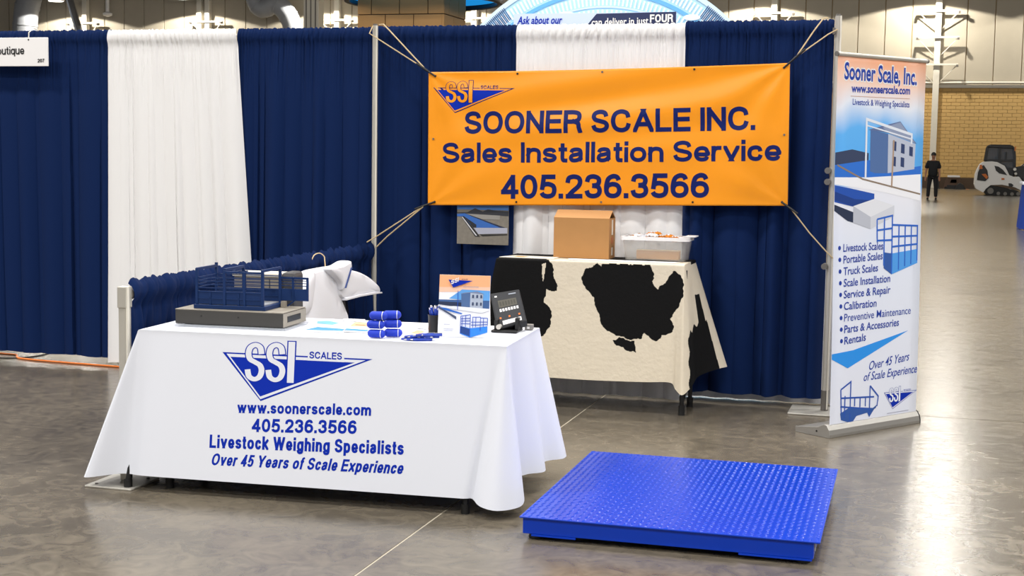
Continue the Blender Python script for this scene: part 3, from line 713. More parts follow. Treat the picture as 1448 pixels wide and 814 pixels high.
# white skirt added behind the drapes, standing in for bright floor below them
t = MB().grid(lambda u, v: (0.9+2.35*u, 0.24+0.012*math.sin(u*90), 0.9*(1-v)+0.005), 120, 4).build('back_skirt', m_white_drape, None, smooth=True)
tag(t, 'white skirt added behind the right navy drape, standing in for bright floor', 'skirt')

# name sign
sg = thing('name_sign', 'white hanging name sign with black lettering at the upper left', 'sign', (-2.9, -0.11, 2.18))
def sgp(a, b_, off): return (a, -0.12-off, b_)
MB().box(-3.32, -2.52, -0.12, -0.108, 2.185, 2.392).build('sign_board', m_white, sg, bevel=0.003)
text_line('Boutique', -2.995, 2.268, -2.718, 2.272, 0.058, m_dark, sg, sgp, w=0.15)
text_line('207', -2.605, 2.212, -2.548, 2.213, 0.026, m_dark, sg, sgp, w=0.2)
MB().tube([(-2.68, -0.118, 2.392), (-2.683, -0.11, 2.43), (-2.678, -0.06, 2.462), (-2.676, 0.0, 2.452)], 0.004, 6).build('hook', m_white_steel, sg)
MB().tube([(-2.68, -0.1205, 2.376), (-2.68, -0.122, 2.376)], 0.006, 8).build('hole', m_dark, sg)

# ------------------------------------------------------------------ orange banner
bnT = (0.408, 2.14, 2.794, 2.193); bnB = (0.412, 1.25, 2.81, 1.306)
bn = thing('vinyl_banner', 'large orange vinyl banner with navy lettering stretched in front of the drapes', 'banner', (1.6, -0.13, 1.27))
def bn_y(u, v):
    # tension folds radiating from the corners, a sagging belly
    y = -0.10 - 0.012*math.sin(PI*u)*math.sin(PI*v)
    y += 0.010*math.sin(9*(u*0.8+v*2.2))*math.exp(-((v-.25)/.35)**2)*math.sin(PI*u)
    for cu, cv, s in ((0, 0, .8), (1, 0, 1.3), (0, 1, .6), (1, 1, .6)):
        du, dv = (u-cu)*2.4, (v-cv)*.89; r = math.hypot(du, dv); a = math.atan2(abs(dv), abs(du)+1e-6)
        y += 0.012*s*math.sin(a*10)*math.exp(-r/.45)*min(1, r*2.5)
    return y
def bn_uv(u, v, off=0.0):
    xt, zt = bnT[0]+(bnT[2]-bnT[0])*u, bnT[1]+(bnT[3]-bnT[1])*u; xb, zb = bnB[0]+(bnB[2]-bnB[0])*u, bnB[1]+(bnB[3]-bnB[1])*u
    sag = -0.010*math.sin(PI*u)*(1-v)
    return (xt+(xb-xt)*v, bn_y(u, v)-off, zt+(zb-zt)*v+sag)
MB().grid(lambda u, v: bn_uv(u, v), 200, 80).build('banner_sheet', m_banner, bn, smooth=True, solid=0.002)
def bnp(x, z, off):
    u = (x-0.41)/2.39
    for _ in range(2):
        zt = 2.14+0.053*u; zb = 1.25+0.056*u; v = (zt-z)/(zt-zb)
    return bn_uv(min(1, max(0, u)), v, off*.3+0.0014)
text_line('SOONER SCALE INC.', 0.668, 1.733, 2.592, 1.778, 0.150, m_navy_ink, bn, bnp, w=0.192, track=0.085)
text_line('Sales Installation Service', 0.512, 1.537, 2.752, 1.587, 0.135, m_navy_ink, bn, bnp, w=0.192, track=0.085)
text_line('405.236.3566', 0.925, 1.305, 2.306, 1.345, 0.160, m_navy_ink, bn, bnp, w=0.192, track=0.085)
def logo(parent, fn, P, line, ink, ground, lw=0.010, sw=0.215):
    """triangle mark with outlined SSI letters; P(a,b) maps unit logo coords (a 0..1 across, b 0..1 up) to the print plane"""
    def Q(a, b_, off): x, y = P(a, b_); return fn(x, y, off)
    tri = [(0, .795), (1, .755), (.272, .0)]; inn = [(.055, .72), (.885, .69), (.268, .075)]
    def trif(mb, P3, off, n=14):
        A, B, C_ = [Vector(p) for p in P3]
        g = lambda i, j: Q(*(A + (B-A)*(i/n) + (C_-A)*(j/n)), off)
        for i in range(n):
            for j in range(n-i):
                mb.face([g(i, j), g(i+1, j), g(i, j+1)])
                if i+j < n-1: mb.face([g(i+1, j), g(i+1, j+1), g(i, j+1)])
    o = MB(); trif(o, tri, .002); o.build('logo_triangle_edge', line, parent, weld=True)
    mid = [(.028, .770), (.955, .733), (.270, .030)]
    o = MB(); trif(o, mid, .003); o.build('logo_triangle_gap', ground, parent, weld=True)
    o = MB(); trif(o, inn, .004); o.build('logo_triangle', ink, parent, weld=True)
    # letters
    for layer, w, m_ in ((.005, sw+.075, line), (.006, sw, ground)):
        o = MB(); 
        for ch, x0, x1, y0, y1 in (('S', .16, .285, .30, .99), ('S', .30, .425, .30, 1.0), ('I', .443, .488, .32, 1.0)):
            if ch == 'I':
                e = 0.008 if w > sw else 0.0; nI = 10; za, zb = y0-e*2, y1+e*2
                for q in range(nI):
                    ya, yb = za+(zb-za)*q/nI, za+(zb-za)*(q+1)/nI
                    o.face([Q(a, b_, layer) for a, b_ in ((x0-e, ya), (x1+e, ya), (x1+e, yb), (x0-e, yb))])
            else:
                ww = w*0.34; cx = (x1-x0)
                pts = crom([(x0+.015+(cx-.03)*a, y0+.06+(y1-y0-.12)*b_) for a, b_ in _S], 6)
                for q in stroke_polys([(p[0]*1.9, p[1]) for p in pts], ww/2*1.0, 0.012 if w > sw else 0, False): o.face([Q(p[0]/1.9, p[1], layer) for p in q])
        o.build('logo_letters', m_, parent)
    # small word on the top line
    o = MB(); o.face([Q(a, b_, .0045) for a, b_ in ((.575, .70), (.815, .69), (.815, .80), (.575, .80))]); o.build('logo_word_ground', ground, parent)
    q0 = P(.585, .735); q1 = P(.80, .73); cap = math.hypot(*(Vector(P(.5, .85)) - Vector(P(.5, .735))))
    text_line('SCALES', q0[0], q0[1], q1[0], q1[1], cap, line, parent, fn, w=0.18, layer=.006, name='logo_word')
logo(bn, bnp, lambda a, b_: (0.444+0.573*a, 1.868+0.215*b_+0.010*a), m_navy_ink, m_print_blue, m_banner)
for gx, gz in ((0.05, 0.03), (1, .03)): pass
grom = []
for u, v in ((.02, .03), (.26, .02), (.5, .02), (.75, .02), (.985, .03), (.015, .5), (.988, .5), (.02, .975), (.26, .975), (.5, .975), (.75, .975), (.985, .975)):
    p = bn_uv(u, v, .003); q = bn_uv(u, v, .006)
    MB().tube([p, q], 0.007, 10).build('grommet', m_steel if u not in (.26, .75) else m_dark, bn)
# bungees
def bungee(label, pts, hook, loop=None):
    t = thing('bungee_cord', label, 'cord', pts[-1], 'bungee cords holding the orange banner')
    MB().tube(pts, 0.0045, 6).build('cord', m_cord, t, smooth=True)
    if loop: MB().tube(loop, 0.0045, 6).build('cord', m_cord, t, smooth=True)
    a, bb = Vector(hook[0]), Vector(hook[1]); d = (bb-a)
    MB().tube([a-d*.8, a, a+d*.7, bb, bb+Vector((0, .006, 0))], [.006, .008, .006, .006, .009], 8).build('hook', m_dark, t, smooth=True)
c = bn_uv(.02, .03, .006)
bungee('tan bungee cord tying the upper left banner corner to the left pole', [(0.0, -0.085, 2.452), (-0.02, -0.10, 2.40), (0.03, -0.10, 2.37), (0.38, -0.115, 2.165)], ((0.385, -0.115, 2.16), c),
       [(0.03, -0.05, 2.462), (0.07, -0.07, 2.462), (0.12, -0.09, 2.42), (0.38, -0.113, 2.168)])
c = bn_uv(.985, .03, .006)
bungee('tan bungee cord tying the upper right banner corner to the right pole', [(3.01, -0.03, 2.475), (2.985, -0.05, 2.47), (2.93, -0.07, 2.39), (2.835, -0.11, 2.235)], ((2.83, -0.112, 2.228), c),
       [(3.075, -0.07, 2.40), (3.02, -0.08, 2.37), (2.835, -0.112, 2.232)])
c = bn_uv(.02, .975, .006)
bungee('tan bungee cord tying the lower left banner corner to the left pole', [(-0.03, -0.10, 0.985), (0.03, -0.10, 1.02), (0.34, -0.115, 1.215), (0.385, -0.115, 1.245)], ((0.385, -0.115, 1.245), c),
       [(0.03, -0.08, 0.95), (0.12, -0.10, 1.03), (0.385, -0.118, 1.24)])
c = bn_uv(.985, .975, .006)
bungee('tan bungee cord tying the lower right banner corner to the right pole', [(2.835, -0.115, 1.285), (2.95, -0.10, 1.14), (3.05, -0.075, 1.03), (3.10, -0.06, 0.98)], ((2.83, -0.115, 1.29), c))

# poster behind the banner on the drape
po = thing('photo_poster', 'small unframed photo print of a truck scale pinned under the banner', 'poster', (0.8, -0.07, 0.99))
def pop(a, b_, off): return (0.612+0.362*a, -0.072-off, 1.0+0.264*b_)
MB().box(0.612, 0.974, -0.072, -0.066, 0.995, 1.36).build('print_board', mat('poster_ground', '#7c766c', 0.5, noise=0.25, nscale=40), po)
for pts, h in (([(0,.86),(1,.86),(1,1.3),(0,1.3)], '#3f6fae'), ([(0,.78),(.2,.79),(.35,.9),(.5,.82),(.6,.88),(.75,.85),(1,.84),(1,.72),(0,.76)], '#2a2c33'), ([(.16,.76),(.84,.73),(.83,.62),(.5,.62)], '#8d8a84'),
               ([(0,.74),(.15,.76),(.9,.42),(.33,.40),(.1,.68),(0,.68)], '#2f62ae'), ([(.16,.76),(.95,.42),(.85,.42),(.3,.68)], '#1b2742'), ([(.33,.40),(.98,.42),(.98,.28),(.42,.24)], '#a7a9b8'),
               ([(.08,.68),(.13,.69),(.45,.18),(.36,.18)], '#17181c'), ([(.13,.69),(.38,.48),(.38,.4),(.32,.4)], '#20242c'), ([(.09,.67),(.11,.67),(.4,.2),(.37,.2)], '#c9c9cc'), ([(.45,.23),(.98,.26),(.98,.24),(.5,.19)], '#232323')):
    o = MB(); po_l = .002 + .0006*random.random(); o.face([pop(a, b_, po_l) for a, b_ in pts]); o.build('printed_picture', mat('poster_'+h, h, 0.5), po)

# ------------------------------------------------------------------ draped tables
def in_poly(x, y, P):
    c = False; j = len(P)-1
    for i in range(len(P)):
        if (P[i][1] > y) != (P[j][1] > y) and x < (P[j][0]-P[i][0])*(y-P[i][1])/(P[j][1]-P[i][1]) + P[i][0]: c = not c
        j = i
    return c
def cloth_mesh(ctrl, ztop, nv, fn, density, mfn=None, power=1.0):
    """ctrl: closed list of (top_x, top_y, bot_x, bot_y, bot_z) round the table; fn maps to world"""
    N = len(ctrl); top = []; bot = []
    bsm = crom([c[2:] for c in ctrl], 24, True)
    for i in range(N):
        a, b_ = ctrl[i], ctrl[(i+1) % N]; L = max(math.dist(a[:2], b_[:2]), math.dist(a[2:4], b_[2:4])); n = max(3, int(L/density))
        for k in range(n):
            t = k/n; top.append((a[0]+(b_[0]-a[0])*t, a[1]+(b_[1]-a[1])*t))
            q = t*24; q0 = int(q); p = bsm[i*24+q0]; r = bsm[(i*24+q0+1) % len(bsm)]; w = q-q0
            bot.append(tuple(p[m]*(1-w)+r[m]*w for m in range(3)))
    mb = MB(); n = len(top); cx = sum(t[0] for t in top)/n; cy = sum(t[1] for t in top)/n
    rows = []
    def ringrow(f): k = len(mb.v); mb.v.extend([fn(*f(i)) for i in range(n)]); rows.append(k)
    R_ = 0.014
    def edge(i, ang):
        tx, ty = top[i]; bx, by, _ = bot[i]
        sx = R_*(1 if tx > cx else -1)*(1 if abs(abs(tx-cx)-max(abs(t[0]-cx) for t in (top[0], top[-1], top[n//2])) ) < 9 else 0)
        ins = 1-math.sin(ang)
        dx, dy = tx-cx, ty-cy
        hx, hy = HX, HY
        ox = -R_*ins*max(-1, min(1, (abs(dx)-(hx-R_))/R_))*(1 if dx > 0 else -1) if abs(dx) > hx-R_ else 0
        oy = -R_*ins*max(-1, min(1, (abs(dy)-(hy-R_))/R_))*(1 if dy > 0 else -1) if abs(dy) > hy-R_ else 0
        return (tx+ox, ty+oy, ztop-R_*(1-math.cos(ang)))
    HX = max(abs(t[0]-cx) for t in top); HY = max(abs(t[1]-cy) for t in top)
    for a in (0, .4, .8, 1.2, PI/2): ringrow(lambda i, a=a: edge(i, a))
    for j in range(1, nv+1):
        v = j/nv; h = v**power
        ringrow(lambda i: (top[i][0]+(bot[i][0]-top[i][0])*h, top[i][1]+(bot[i][1]-top[i][1])*h, (ztop-R_)+(bot[i][2]-(ztop-R_))*v))
    for a, b_ in zip(rows, rows[1:]):
        for i in range(n):
            f = (a+i, a+(i+1) % n, b_+(i+1) % n, b_+i); mb.f.append(f)
            if mfn: c = sum((Vector(mb.v[q]) for q in f), Vector())/4; mb.m.append(mfn(c))
            else: mb.m.append(0)
    if mfn:   # gridded top so the hide pattern goes on over it
        x0, x1, y0, y1 = cx-HX+R_, cx+HX-R_, cy-HY+R_, cy+HY-R_
        mb.grid(lambda u, v: fn(x0+(x1-x0)*u, y0+(y1-y0)*v, ztop), 120, 45, mfn=lambda u, v: mfn(Vector(fn(x0+(x1-x0)*u, y0+(y1-y0)*v, ztop))))
    else: mb.f.append(tuple(rows[0]+i for i in range(n))); mb.m.append(0)
    return mb

# --- front table
TO = Vector((0.0274, -3.2639)); TE = Vector((math.cos(.0634), math.sin(.0634))); TN = Vector((-math.sin(.0634), math.cos(.0634)))
def T(s, n, z): p = TO + TE*s + TN*n; return (p.x, p.y, z)
TZ = 0.757
m_tt = mat('table_laminate', '#4a4a4c', 0.6)
tb = thing('folding_table', 'folding table with black legs under the white printed cloth', 'table', T(0.95, 0.35, 0))
o = MB(); o.box(0.09, 1.865, -0.015, 0.695, 0.71, TZ-0.004, fn=T); o.build('tabletop', m_tt, tb)
for s_, n_ in ((0.05, -0.06), (1.70, -0.06), (0.225, 0.02), (0.12, 0.63), (1.77, 0.63)):
    o = MB(); o.tube([T(s_, n_, 0.03), T(max(.12, s_), max(n_, .04)+.01, 0.71)], 0.015, 10); lg = o.build('leg', m_blackmetal, tb, smooth=True)
    o = MB(); o.tube([T(s_, n_, 0.0), T(s_, n_, 0.045)], 0.020, 10); o.build('foot_cap', m_black_rub, lg, smooth=True)
ctrl = [(0.085,-.02, -.14,-.13,.06), (.10,-.02, .02,-.062,.072), (.22,-.02, .14,-.09,.076), (.40,-.02, .36,-.095,.076), (.95,-.02, .95,-.095,.076), (1.60,-.02, 1.58,-.095,.076), (1.81,-.02, 1.70,-.095,.076), (1.838,-.02, 1.735,-.078,.074),
        (1.858,-.02, 1.785,-.135,.056), (1.868,-.02, 1.87,-.15,.046), (1.87,-.012, 1.955,-.06,.052), (1.87,.01, 1.94,.06,.08), (1.87,.06, 1.885,.18,.115), (1.87,.18, 1.905,.29,.115), (1.87,.38, 1.96,.44,.10), (1.87,.52, 1.93,.58,.115), (1.87,.66, 2.00,.70,.11), (1.87,.70, 1.98,.80,.11), (1.80,.70, 1.82,.76,.10),
        (.95,.70, .95,.73,.08), (.15,.70, .10,.76,.08), (.085,.70, -.06,.80,.08), (.085,.45, -.08,.42,.08), (.085,.2, -.12,.18,.07)]
fc = thing('table_cloth', 'white fitted cloth with blue print over the front folding table', 'tablecloth', T(0.95, -.06, 0.06))
cloth_mesh(ctrl, TZ, 40, T, 0.02).build('cloth', m_cloth, fc, smooth=True, weld=True)
def fcp(s, z, off):
    v = (TZ-.014-z)/(TZ-.014-.076); n = -.02 - .075*v
    return T(s, n-off*.12-.0003, z)
logo(fc, fcp, lambda a, b_: (0.519+0.73*a, 0.452+0.275*b_+0.012*a), m_print_blue, m_print_blue, m_cloth)
text_line('www.soonerscale.com', 0.605, 0.395, 1.252, 0.418, 0.052, m_print_blue, fc, fcp, w=0.20, track=0.10)
text_line('405.236.3566', 0.680, 0.312, 1.187, 0.332, 0.061, m_print_blue, fc, fcp, w=0.20, track=0.10)
text_line('Livestock Weighing Specialists', 0.474, 0.227, 1.413, 0.252, 0.061, m_print_blue, fc, fcp, w=0.195, track=0.10)
text_line('Over 45 Years of Scale Experience', 0.484, 0.148, 1.422, 0.166, 0.055, m_print_blue, fc, fcp, w=0.185, shear=0.22, track=0.10)

# --- hide-covered table at the back
CZ = 0.945
tb = thing('tall_folding_table', 'tall narrow folding table with black legs under the cowhide cloth', 'table', (1.64, -.3, 0))
MB().box(1.04, 2.235, -.525, -.09, .905, CZ-.004).build('tabletop', m_tt, tb)
for x, y in ((2.235, -.47), (2.235, -.15), (1.08, -.47), (1.08, -.15)):
    lg = MB().tube([(x, y, .03), (x, y, .905)], .014, 10).build('leg', m_blackmetal, tb, smooth=True)
    MB().tube([(x, y, 0), (x, y, .06)], .020, 10).build('foot_cap', m_black_rub, lg, smooth=True)
for x in (2.235, 1.08): MB().bar((x, -.47, .07), (x, -.15, .20), .014).build('brace', m_blackmetal, tb)
spotL = [(.6,1.2),(1.378,1.2),(1.378,.949),(1.407,.906),(1.408,.861),(1.436,.799),(1.433,.755),(1.405,.74),(1.368,.761),(1.355,.684),(1.393,.641),(1.408,.587),(1.404,.538),(1.373,.482),(1.243,.40),(1.1,.30),(.6,.25)]
spotHole = [(1.335,.915),(1.362,.925),(1.355,.87),(1.345,.80),(1.338,.84)]
spotB = [(1.591,.85),(1.617,.891),(1.653,.906),(1.662,.924),(1.698,.934),(1.717,.908),(1.73,.935),(2.029,.937),(2.048,.89),(2.049,.824),(2.077,.786),(2.12,.827),(2.171,.904),(2.215,.883),(2.243,.824),(2.236,.745),(2.195,.655),(2.161,.61),(2.193,.559),(2.172,.523),(2.115,.502),(2.085,.465),(2.031,.489),(2.004,.514),(1.987,.482),(1.929,.466),(1.839,.488),(1.771,.511),(1.733,.554),(1.7,.632),(1.675,.72),(1.62,.771)]
spotS = [(1.799,.458),(1.848,.478),(1.942,.457),(1.952,.432),(1.949,.387),(1.89,.402),(1.831,.43)]
rgc = random.Random(5)
def hide(c):
    jx = c.x + .004*math.sin(c.z*70+c.x*40) + .0015*math.sin(c.z*190); jz = c.z + .004*math.sin(c.x*80) + .0015*math.sin(c.x*200+1)
    if c.z > CZ-.016 and c.y > -.52:      # on top
        return 1 if (c.x < 1.36-.1*(c.y+.5) or (c.x > 1.5 and c.y > -.34+.05*math.sin(c.x*9))) else 0
    yc = -.53 - .105*(CZ-c.z)/.79
    if c.x > 2.22 and c.y > yc + .03:      # right-hand drop
        if c.z < .50 + .015*math.sin(c.y*60) + .25*(c.y-yc) and yc+.045+.008*math.sin(c.z*50) < c.y < -.22: return 1
        if c.z < .74 and -.31 < c.y < -.235: return 1
        return 0
    if in_poly(jx, jz, spotL) and not in_poly(c.x, c.z, spotHole): return 1
    if c.y < -.5285 and (in_poly(jx, jz, spotB) or in_poly(jx, jz, spotS)): return 1
    return 0
ctrl = [(1.03,-.53, .90,-.60,.17), (1.10,-.53, 1.02,-.55,.19), (1.3,-.53, 1.28,-.555,.20), (1.65,-.53, 1.65,-.56,.20), (2.0,-.53, 2.0,-.56,.208), (2.18,-.53, 2.17,-.56,.215), (2.22,-.53, 2.215,-.60,.18), (2.24,-.53, 2.265,-.635,.155),
        (2.24,-.50, 2.31,-.56,.20), (2.24,-.40, 2.32,-.42,.235), (2.24,-.30, 2.36,-.30,.25), (2.24,-.20, 2.43,-.22,.27), (2.24,-.10, 2.455,-.12,.275), (2.20,-.085, 2.25,-.09,.30), (1.65,-.085, 1.65,-.085,.3), (1.07,-.085, 1.0,-.085,.3), (1.03,-.10, .84,-.10,.25), (1.03,-.30, .86,-.32,.21)]
ch = thing('hide_cloth', 'black and cream cowhide-pattern cloth over the tall table at the back', 'tablecloth', (1.64, -.56, .2))
cloth_mesh(ctrl, CZ, 190, lambda x, y, z: (x, y, z), 0.004, hide).build('cloth', [m_cream, m_hide_black], ch, smooth=True, weld=True)
# loose papers along the front edge of that table
m_pap2 = mat('cream_paper', '#e6e1d6', 0.7)
for lab, q, m_ in (('long white sheet along the front edge of the cowhide table', [(1.50,-.505),(2.16,-.50),(2.19,-.42),(1.48,-.43)], m_paper), ('cream sheet with an orange smudge at the left end of the cowhide table', [(1.045,-.505),(1.40,-.505),(1.40,-.36),(1.10,-.33)], m_pap2)):
    t = thing('loose_sheet', lab, 'paper', (q[0][0], q[0][1], CZ))
    o = MB(); o.prism(q, lambda a, b_, d: (a, b_, d), CZ+.0015, CZ+.0055); o.build('sheet', m_, t)
    if m_ is m_pap2:
        o = MB(); o.prism([(1.12,-.46),(1.20,-.48),(1.22,-.42),(1.14,-.40)], lambda a, b_, d: (a, b_, d), CZ+.0056, CZ+.0062); o.build('orange_mark', mat('orange_mark', '#c98a3e', .7), t)
# cardboard box
m_card = mat('cardboard', '#b0804b', 0.8, noise=0.06, nscale=14); m_card2 = mat('cardboard_light', '#c2905c', 0.8, noise=0.05, nscale=14)
bx = thing('cardboard_box', 'brown cardboard box with tented flaps on the cowhide table', 'box', (1.54, -.28, CZ))
z0, z1 = CZ+.003, 1.205
for nm, a in (('front_wall', (1.363,1.725,-.36,-.356,z0,z1)), ('back_wall', (1.363,1.725,-.184,-.18,z0,z1)), ('side_wall', (1.363,1.367,-.356,-.184,z0,z1)), ('side_wall', (1.721,1.725,-.356,-.184,z0,z1)), ('bottom', (1.367,1.721,-.356,-.184,z0,z0+.004))):
    MB().box(*a).build(nm, m_card, bx)
fl = MB(); fl.add([(1.363,-.36,z1),(1.725,-.36,z1),(1.725,-.265,z1+.047),(1.363,-.265,z1+.047),(1.363,-.357,z1-.003),(1.725,-.357,z1-.003),(1.725,-.263,z1+.044),(1.363,-.263,z1+.044)], [(0,1,2,3),(7,6,5,4),(0,4,5,1),(1,5,6,2),(2,6,7,3),(3,7,4,0)]); fl.build('front_flap', m_card2, bx)
fl = MB(); fl.add([(1.363,-.18,z1),(1.725,-.18,z1),(1.725,-.268,z1+.043),(1.363,-.268,z1+.043),(1.363,-.183,z1-.003),(1.725,-.183,z1-.003),(1.725,-.270,z1+.040),(1.363,-.270,z1+.040)], [(0,1,2,3),(7,6,5,4),(0,4,5,1),(1,5,6,2),(2,6,7,3),(3,7,4,0)]); fl.build('back_flap', m_card2, bx)
MB().box(1.7255,1.7265,-.29,-.25,z0+.15,z1-.01).build('packing_tape', mat('tape', '#d8cfbf', .35), bx)
MB().box(1.7255,1.7265,-.29,-.25,z0+.02,z0+.07).build('packing_tape', MATS['tape'], bx)
MB().box(1.7255,1.7268,-.30,-.24,z0+.095,z0+.135).build('orange_sticker', mat('sticker', '#b5662e', .6), bx)
# clear tub
m_tub = mat('milky_plastic', '#c9c6c0', 0.3, alpha=0.2)
tu = thing('plastic_tub', 'translucent white plastic tub full of small packets on the cowhide table', 'tub', (2.03, -.29, CZ))
def rrect(hx, hy, r, n=5):
    out = []
    for cx, cy, a0 in ((hx-r, hy-r, 0), (-hx+r, hy-r, PI/2), (-hx+r, -hy+r, PI), (hx-r, -hy+r, 1.5*PI)):
        for k in range(n+1): a = a0 + PI/2*k/n; out.append((cx+r*math.cos(a), cy+r*math.sin(a)))
    return out
def loft(c, secs):
    mb = MB(); n = None; k0 = 0
    for i, (hx, hy, r, z) in enumerate(secs):
        rr = rrect(hx, hy, r); n = len(rr); mb.v.extend([(c[0]+a, c[1]+b_, c[2]+z) for a, b_ in rr])
    for i in range(len(secs)-1):
        for k in range(n): mb.f.append((i*n+k, i*n+(k+1) % n, (i+1)*n+(k+1) % n, (i+1)*n+k)); mb.m.append(0)
    mb.f.append(tuple(range(n))[::-1]); mb.m.append(0)
    return mb
tc_ = (2.018, -.26, CZ+.003)
loft(tc_, [(.188,.105,.03,.004), (.205,.118,.035,.135)]).build('tub_wall', m_tub, tu, smooth=True, solid=.003)
rim = MB(); R1 = rrect(.218,.13,.04); R2 = rrect(.203,.116,.034); n_ = len(R1)
rim.v = [(tc_[0]+a, tc_[1]+b_, tc_[2]+z) for RR, z in ((R1,.128),(R1,.150),(R2,.150),(R2,.128)) for a, b_ in RR]
for i in range(4):
    for k in range(n_): rim.f.append((i*n_+k, i*n_+(k+1) % n_, ((i+1) % 4)*n_+(k+1) % n_, ((i+1) % 4)*n_+k)); rim.m.append(0)
rim.build('rim', m_white, tu, smooth=True)
MB().box(2.20,2.27,-.32,-.20,CZ+.155,CZ+.163).build('handle', m_white, tu, bevel=.003)
t = thing('small_carton', 'tan carton seen through the wall of the plastic tub', 'carton', (2.04, -.30, CZ+.01))
MB().box(1.90,2.17,-.345,-.27,CZ+.012,CZ+.065).build('carton_body', m_card2, t, bevel=.003)
MB().box(1.90,2.17,-.344,-.271,CZ+.066,CZ+.069).build('carton_lid', mat('carton_lid', '#d8bf95', .8), t)
def packet(x, y, z, a, m_, lab):
    t = thing('snack_packet', lab, 'packet', (x, y, z), 'packets heaped in the plastic tub')
    ca, sa = math.cos(a), math.sin(a)
    def f(u, v):
        p, q = (u-.5)*.075, (v-.5)*.05; h = .016*math.sin(PI*u)**.6*math.sin(PI*v)**.6 + .004*math.sin(u*19+v*13+a*7)
        return (x+p*ca-q*sa, y+p*sa+q*ca, z+h+.01*math.sin(a*3)*(u-.5))
    def g(u, v): P = f(u, v); return (P[0], P[1], 2*z-P[2]-.0005)
    o = MB(); o.grid(f, 10, 8); o.grid(g, 10, 8); o.build('wrapper', m_, t, smooth=True)
    o = MB(); o.grid(lambda u, v: (lambda P: (P[0], P[1], P[2]+.0015))(f(.33+.34*u, .3+.4*v)), 4, 4); o.build('printed_label', m_paper if m_ is not m_paper else m_card, t)
m_or = mat('orange_foil', '#e08a22', .35); m_or2 = mat('amber_foil', '#b9701f', .35); m_ft = mat('silver_foil', '#cfd2da', .3)
pk = [(1.86,-.30,.140,.3,m_paper,'white packet nearest the cardboard box in the tub'),(1.89,-.24,.150,1.1,m_paper,'white crumpled packet leaning at the left of the tub'),(1.94,-.29,.147,.2,m_ft,'silver-white packet in the left middle of the tub'),
      (1.985,-.30,.146,.6,m_or,'orange packet at the front middle of the tub'),(2.02,-.27,.166,1.9,m_or,'orange packet on top of the heap in the tub'),(2.05,-.31,.148,2.5,m_or2,'amber packet right of the heap in the tub'),
      (2.09,-.26,.150,.9,m_or,'orange packet at the right slope of the heap'),(2.13,-.30,.140,.1,m_or2,'amber packet near the right end of the tub'),(2.165,-.25,.138,1.4,m_paper,'white packet at the right end of the tub'),
      (1.97,-.22,.160,2.2,m_or,'orange packet at the back of the heap'),(2.0,-.33,.160,2.9,m_paper,'white label packet on the front of the heap')]
for p in pk: packet(p[0], p[1], CZ+p[2], p[3], p[4], p[5])

# ------------------------------------------------------------------ things on the front table
EPS = .0015
# livestock scale model on its base
m_mb = mat('model_blue', '#0d2a58', 0.5, spec=0.3); m_mb2 = mat('model_grate', '#8d8f94', .5); m_bgrey = mat('base_grey', '#373532', 0.6); m_btan = mat('base_top', '#938c80', .5)
md = thing('scale_model', 'blue caged livestock scale model on a grey base at the left of the front table', 'model', T(.47, .3, TZ))
def mbx(nm, m_, s0, s1, n0, n1, z0, z1, bev=.0, par=None):
    o = MB(); o.box(s0, s1, n0, n1, z0, z1, fn=T); return o.build(nm, m_, par or md, bevel=bev)
mbx('acrylic_foot', mat('acrylic', '#d8dde4', .1, alpha=.45), .20, .76, .14, .44, TZ+EPS, TZ+.012)
bs = mbx('base_box', m_bgrey, .195, .745, .15, .445, TZ+.014, .838, .003)
mbx('base_lid', m_btan, .195, .745, .15, .445, .8385, .842)
mbx('end_panel', m_btan, .7455, .7475, .152, .443, .772, .836)
mbx('socket_slot', m_dark, .7478, .7488, .20, .37, .792, .820)
for s_ in (.33, .52): 
    o = MB(); o.tube([T(s_, .1495, .812), T(s_, .1475, .812)], .003, 8); o.build('screw', m_dark, md)
S0, S1, N0, N1, Z0, ZT = .285, .622, .20, .42, .862, 1.036
mbx('platform', m_mb, .272, .64, .188, .432, .8425, Z0, .002)
mbx('deck_grate', m_mb2, S0+.008, S1-.004, N0+.008, N1-.008, Z0, Z0+.004)
def post(s_, n_, z0, z1, w=.013): mbx('post', m_mb, s_-w/2, s_+w/2, n_-w/2, n_+w/2, z0, z1, .0012)
for s_, z1 in ((S0, ZT), (.428, ZT-.008), (.53, 1.022), (S1, ZT)): post(s_, N0, Z0, z1)
for s_, z1 in ((S0, ZT+.012), (.43, ZT-.01), (.53, 1.02), (S1, ZT)): post(s_, N1, Z0, z1)
for n_, s_ in ((None, S0), (None, .428), (None, S1)): mbx('top_bar', m_mb, s_-.006, s_+.006, N0, N1, ZT-.010, ZT+.002)
mbx('top_bar', m_mb, .428, S1, N0-.006, N0+.006, 1.016, 1.026)
for n_ in (N0, N1):
    mbx('side_panel', m_mb, S0, S1, n_-.002, n_+.002, Z0+.004, .925)
    for z in (.893, .925): mbx('panel_rib', m_mb, S0, S1, n_-.005, n_+.005, z-.003, z+.003)
    for z in (.943, .959, .975, .991): mbx('rail', m_mb, S0, S1, n_-.002, n_+.002, z-.0022, z+.0022)
    for s_ in (.355, .50): mbx('rib_post', m_mb, s_-.004, s_+.004, n_-.005, n_+.005, Z0, .925)
for z in (.943, .959, .975, .991): mbx('rail', m_mb, S0-.002, S0+.002, N0, N1, z-.0022, z+.0022)
gt = mbx('gate_panel', m_mb, S1, .768, N1-.003, N1+.003, .872, .930)
for z in (.945, .958, .971): mbx('gate_rail', m_mb, S1, .768, N1-.002, N1+.002, z-.002, z+.002)
for s_ in (.69, .764): mbx('gate_post', m_mb, s_-.005, s_+.005, N1-.005, N1+.005, .872, .985)
mbx('gate_top', m_mb, S1, .769, N1-.005, N1+.005, .978, .988)
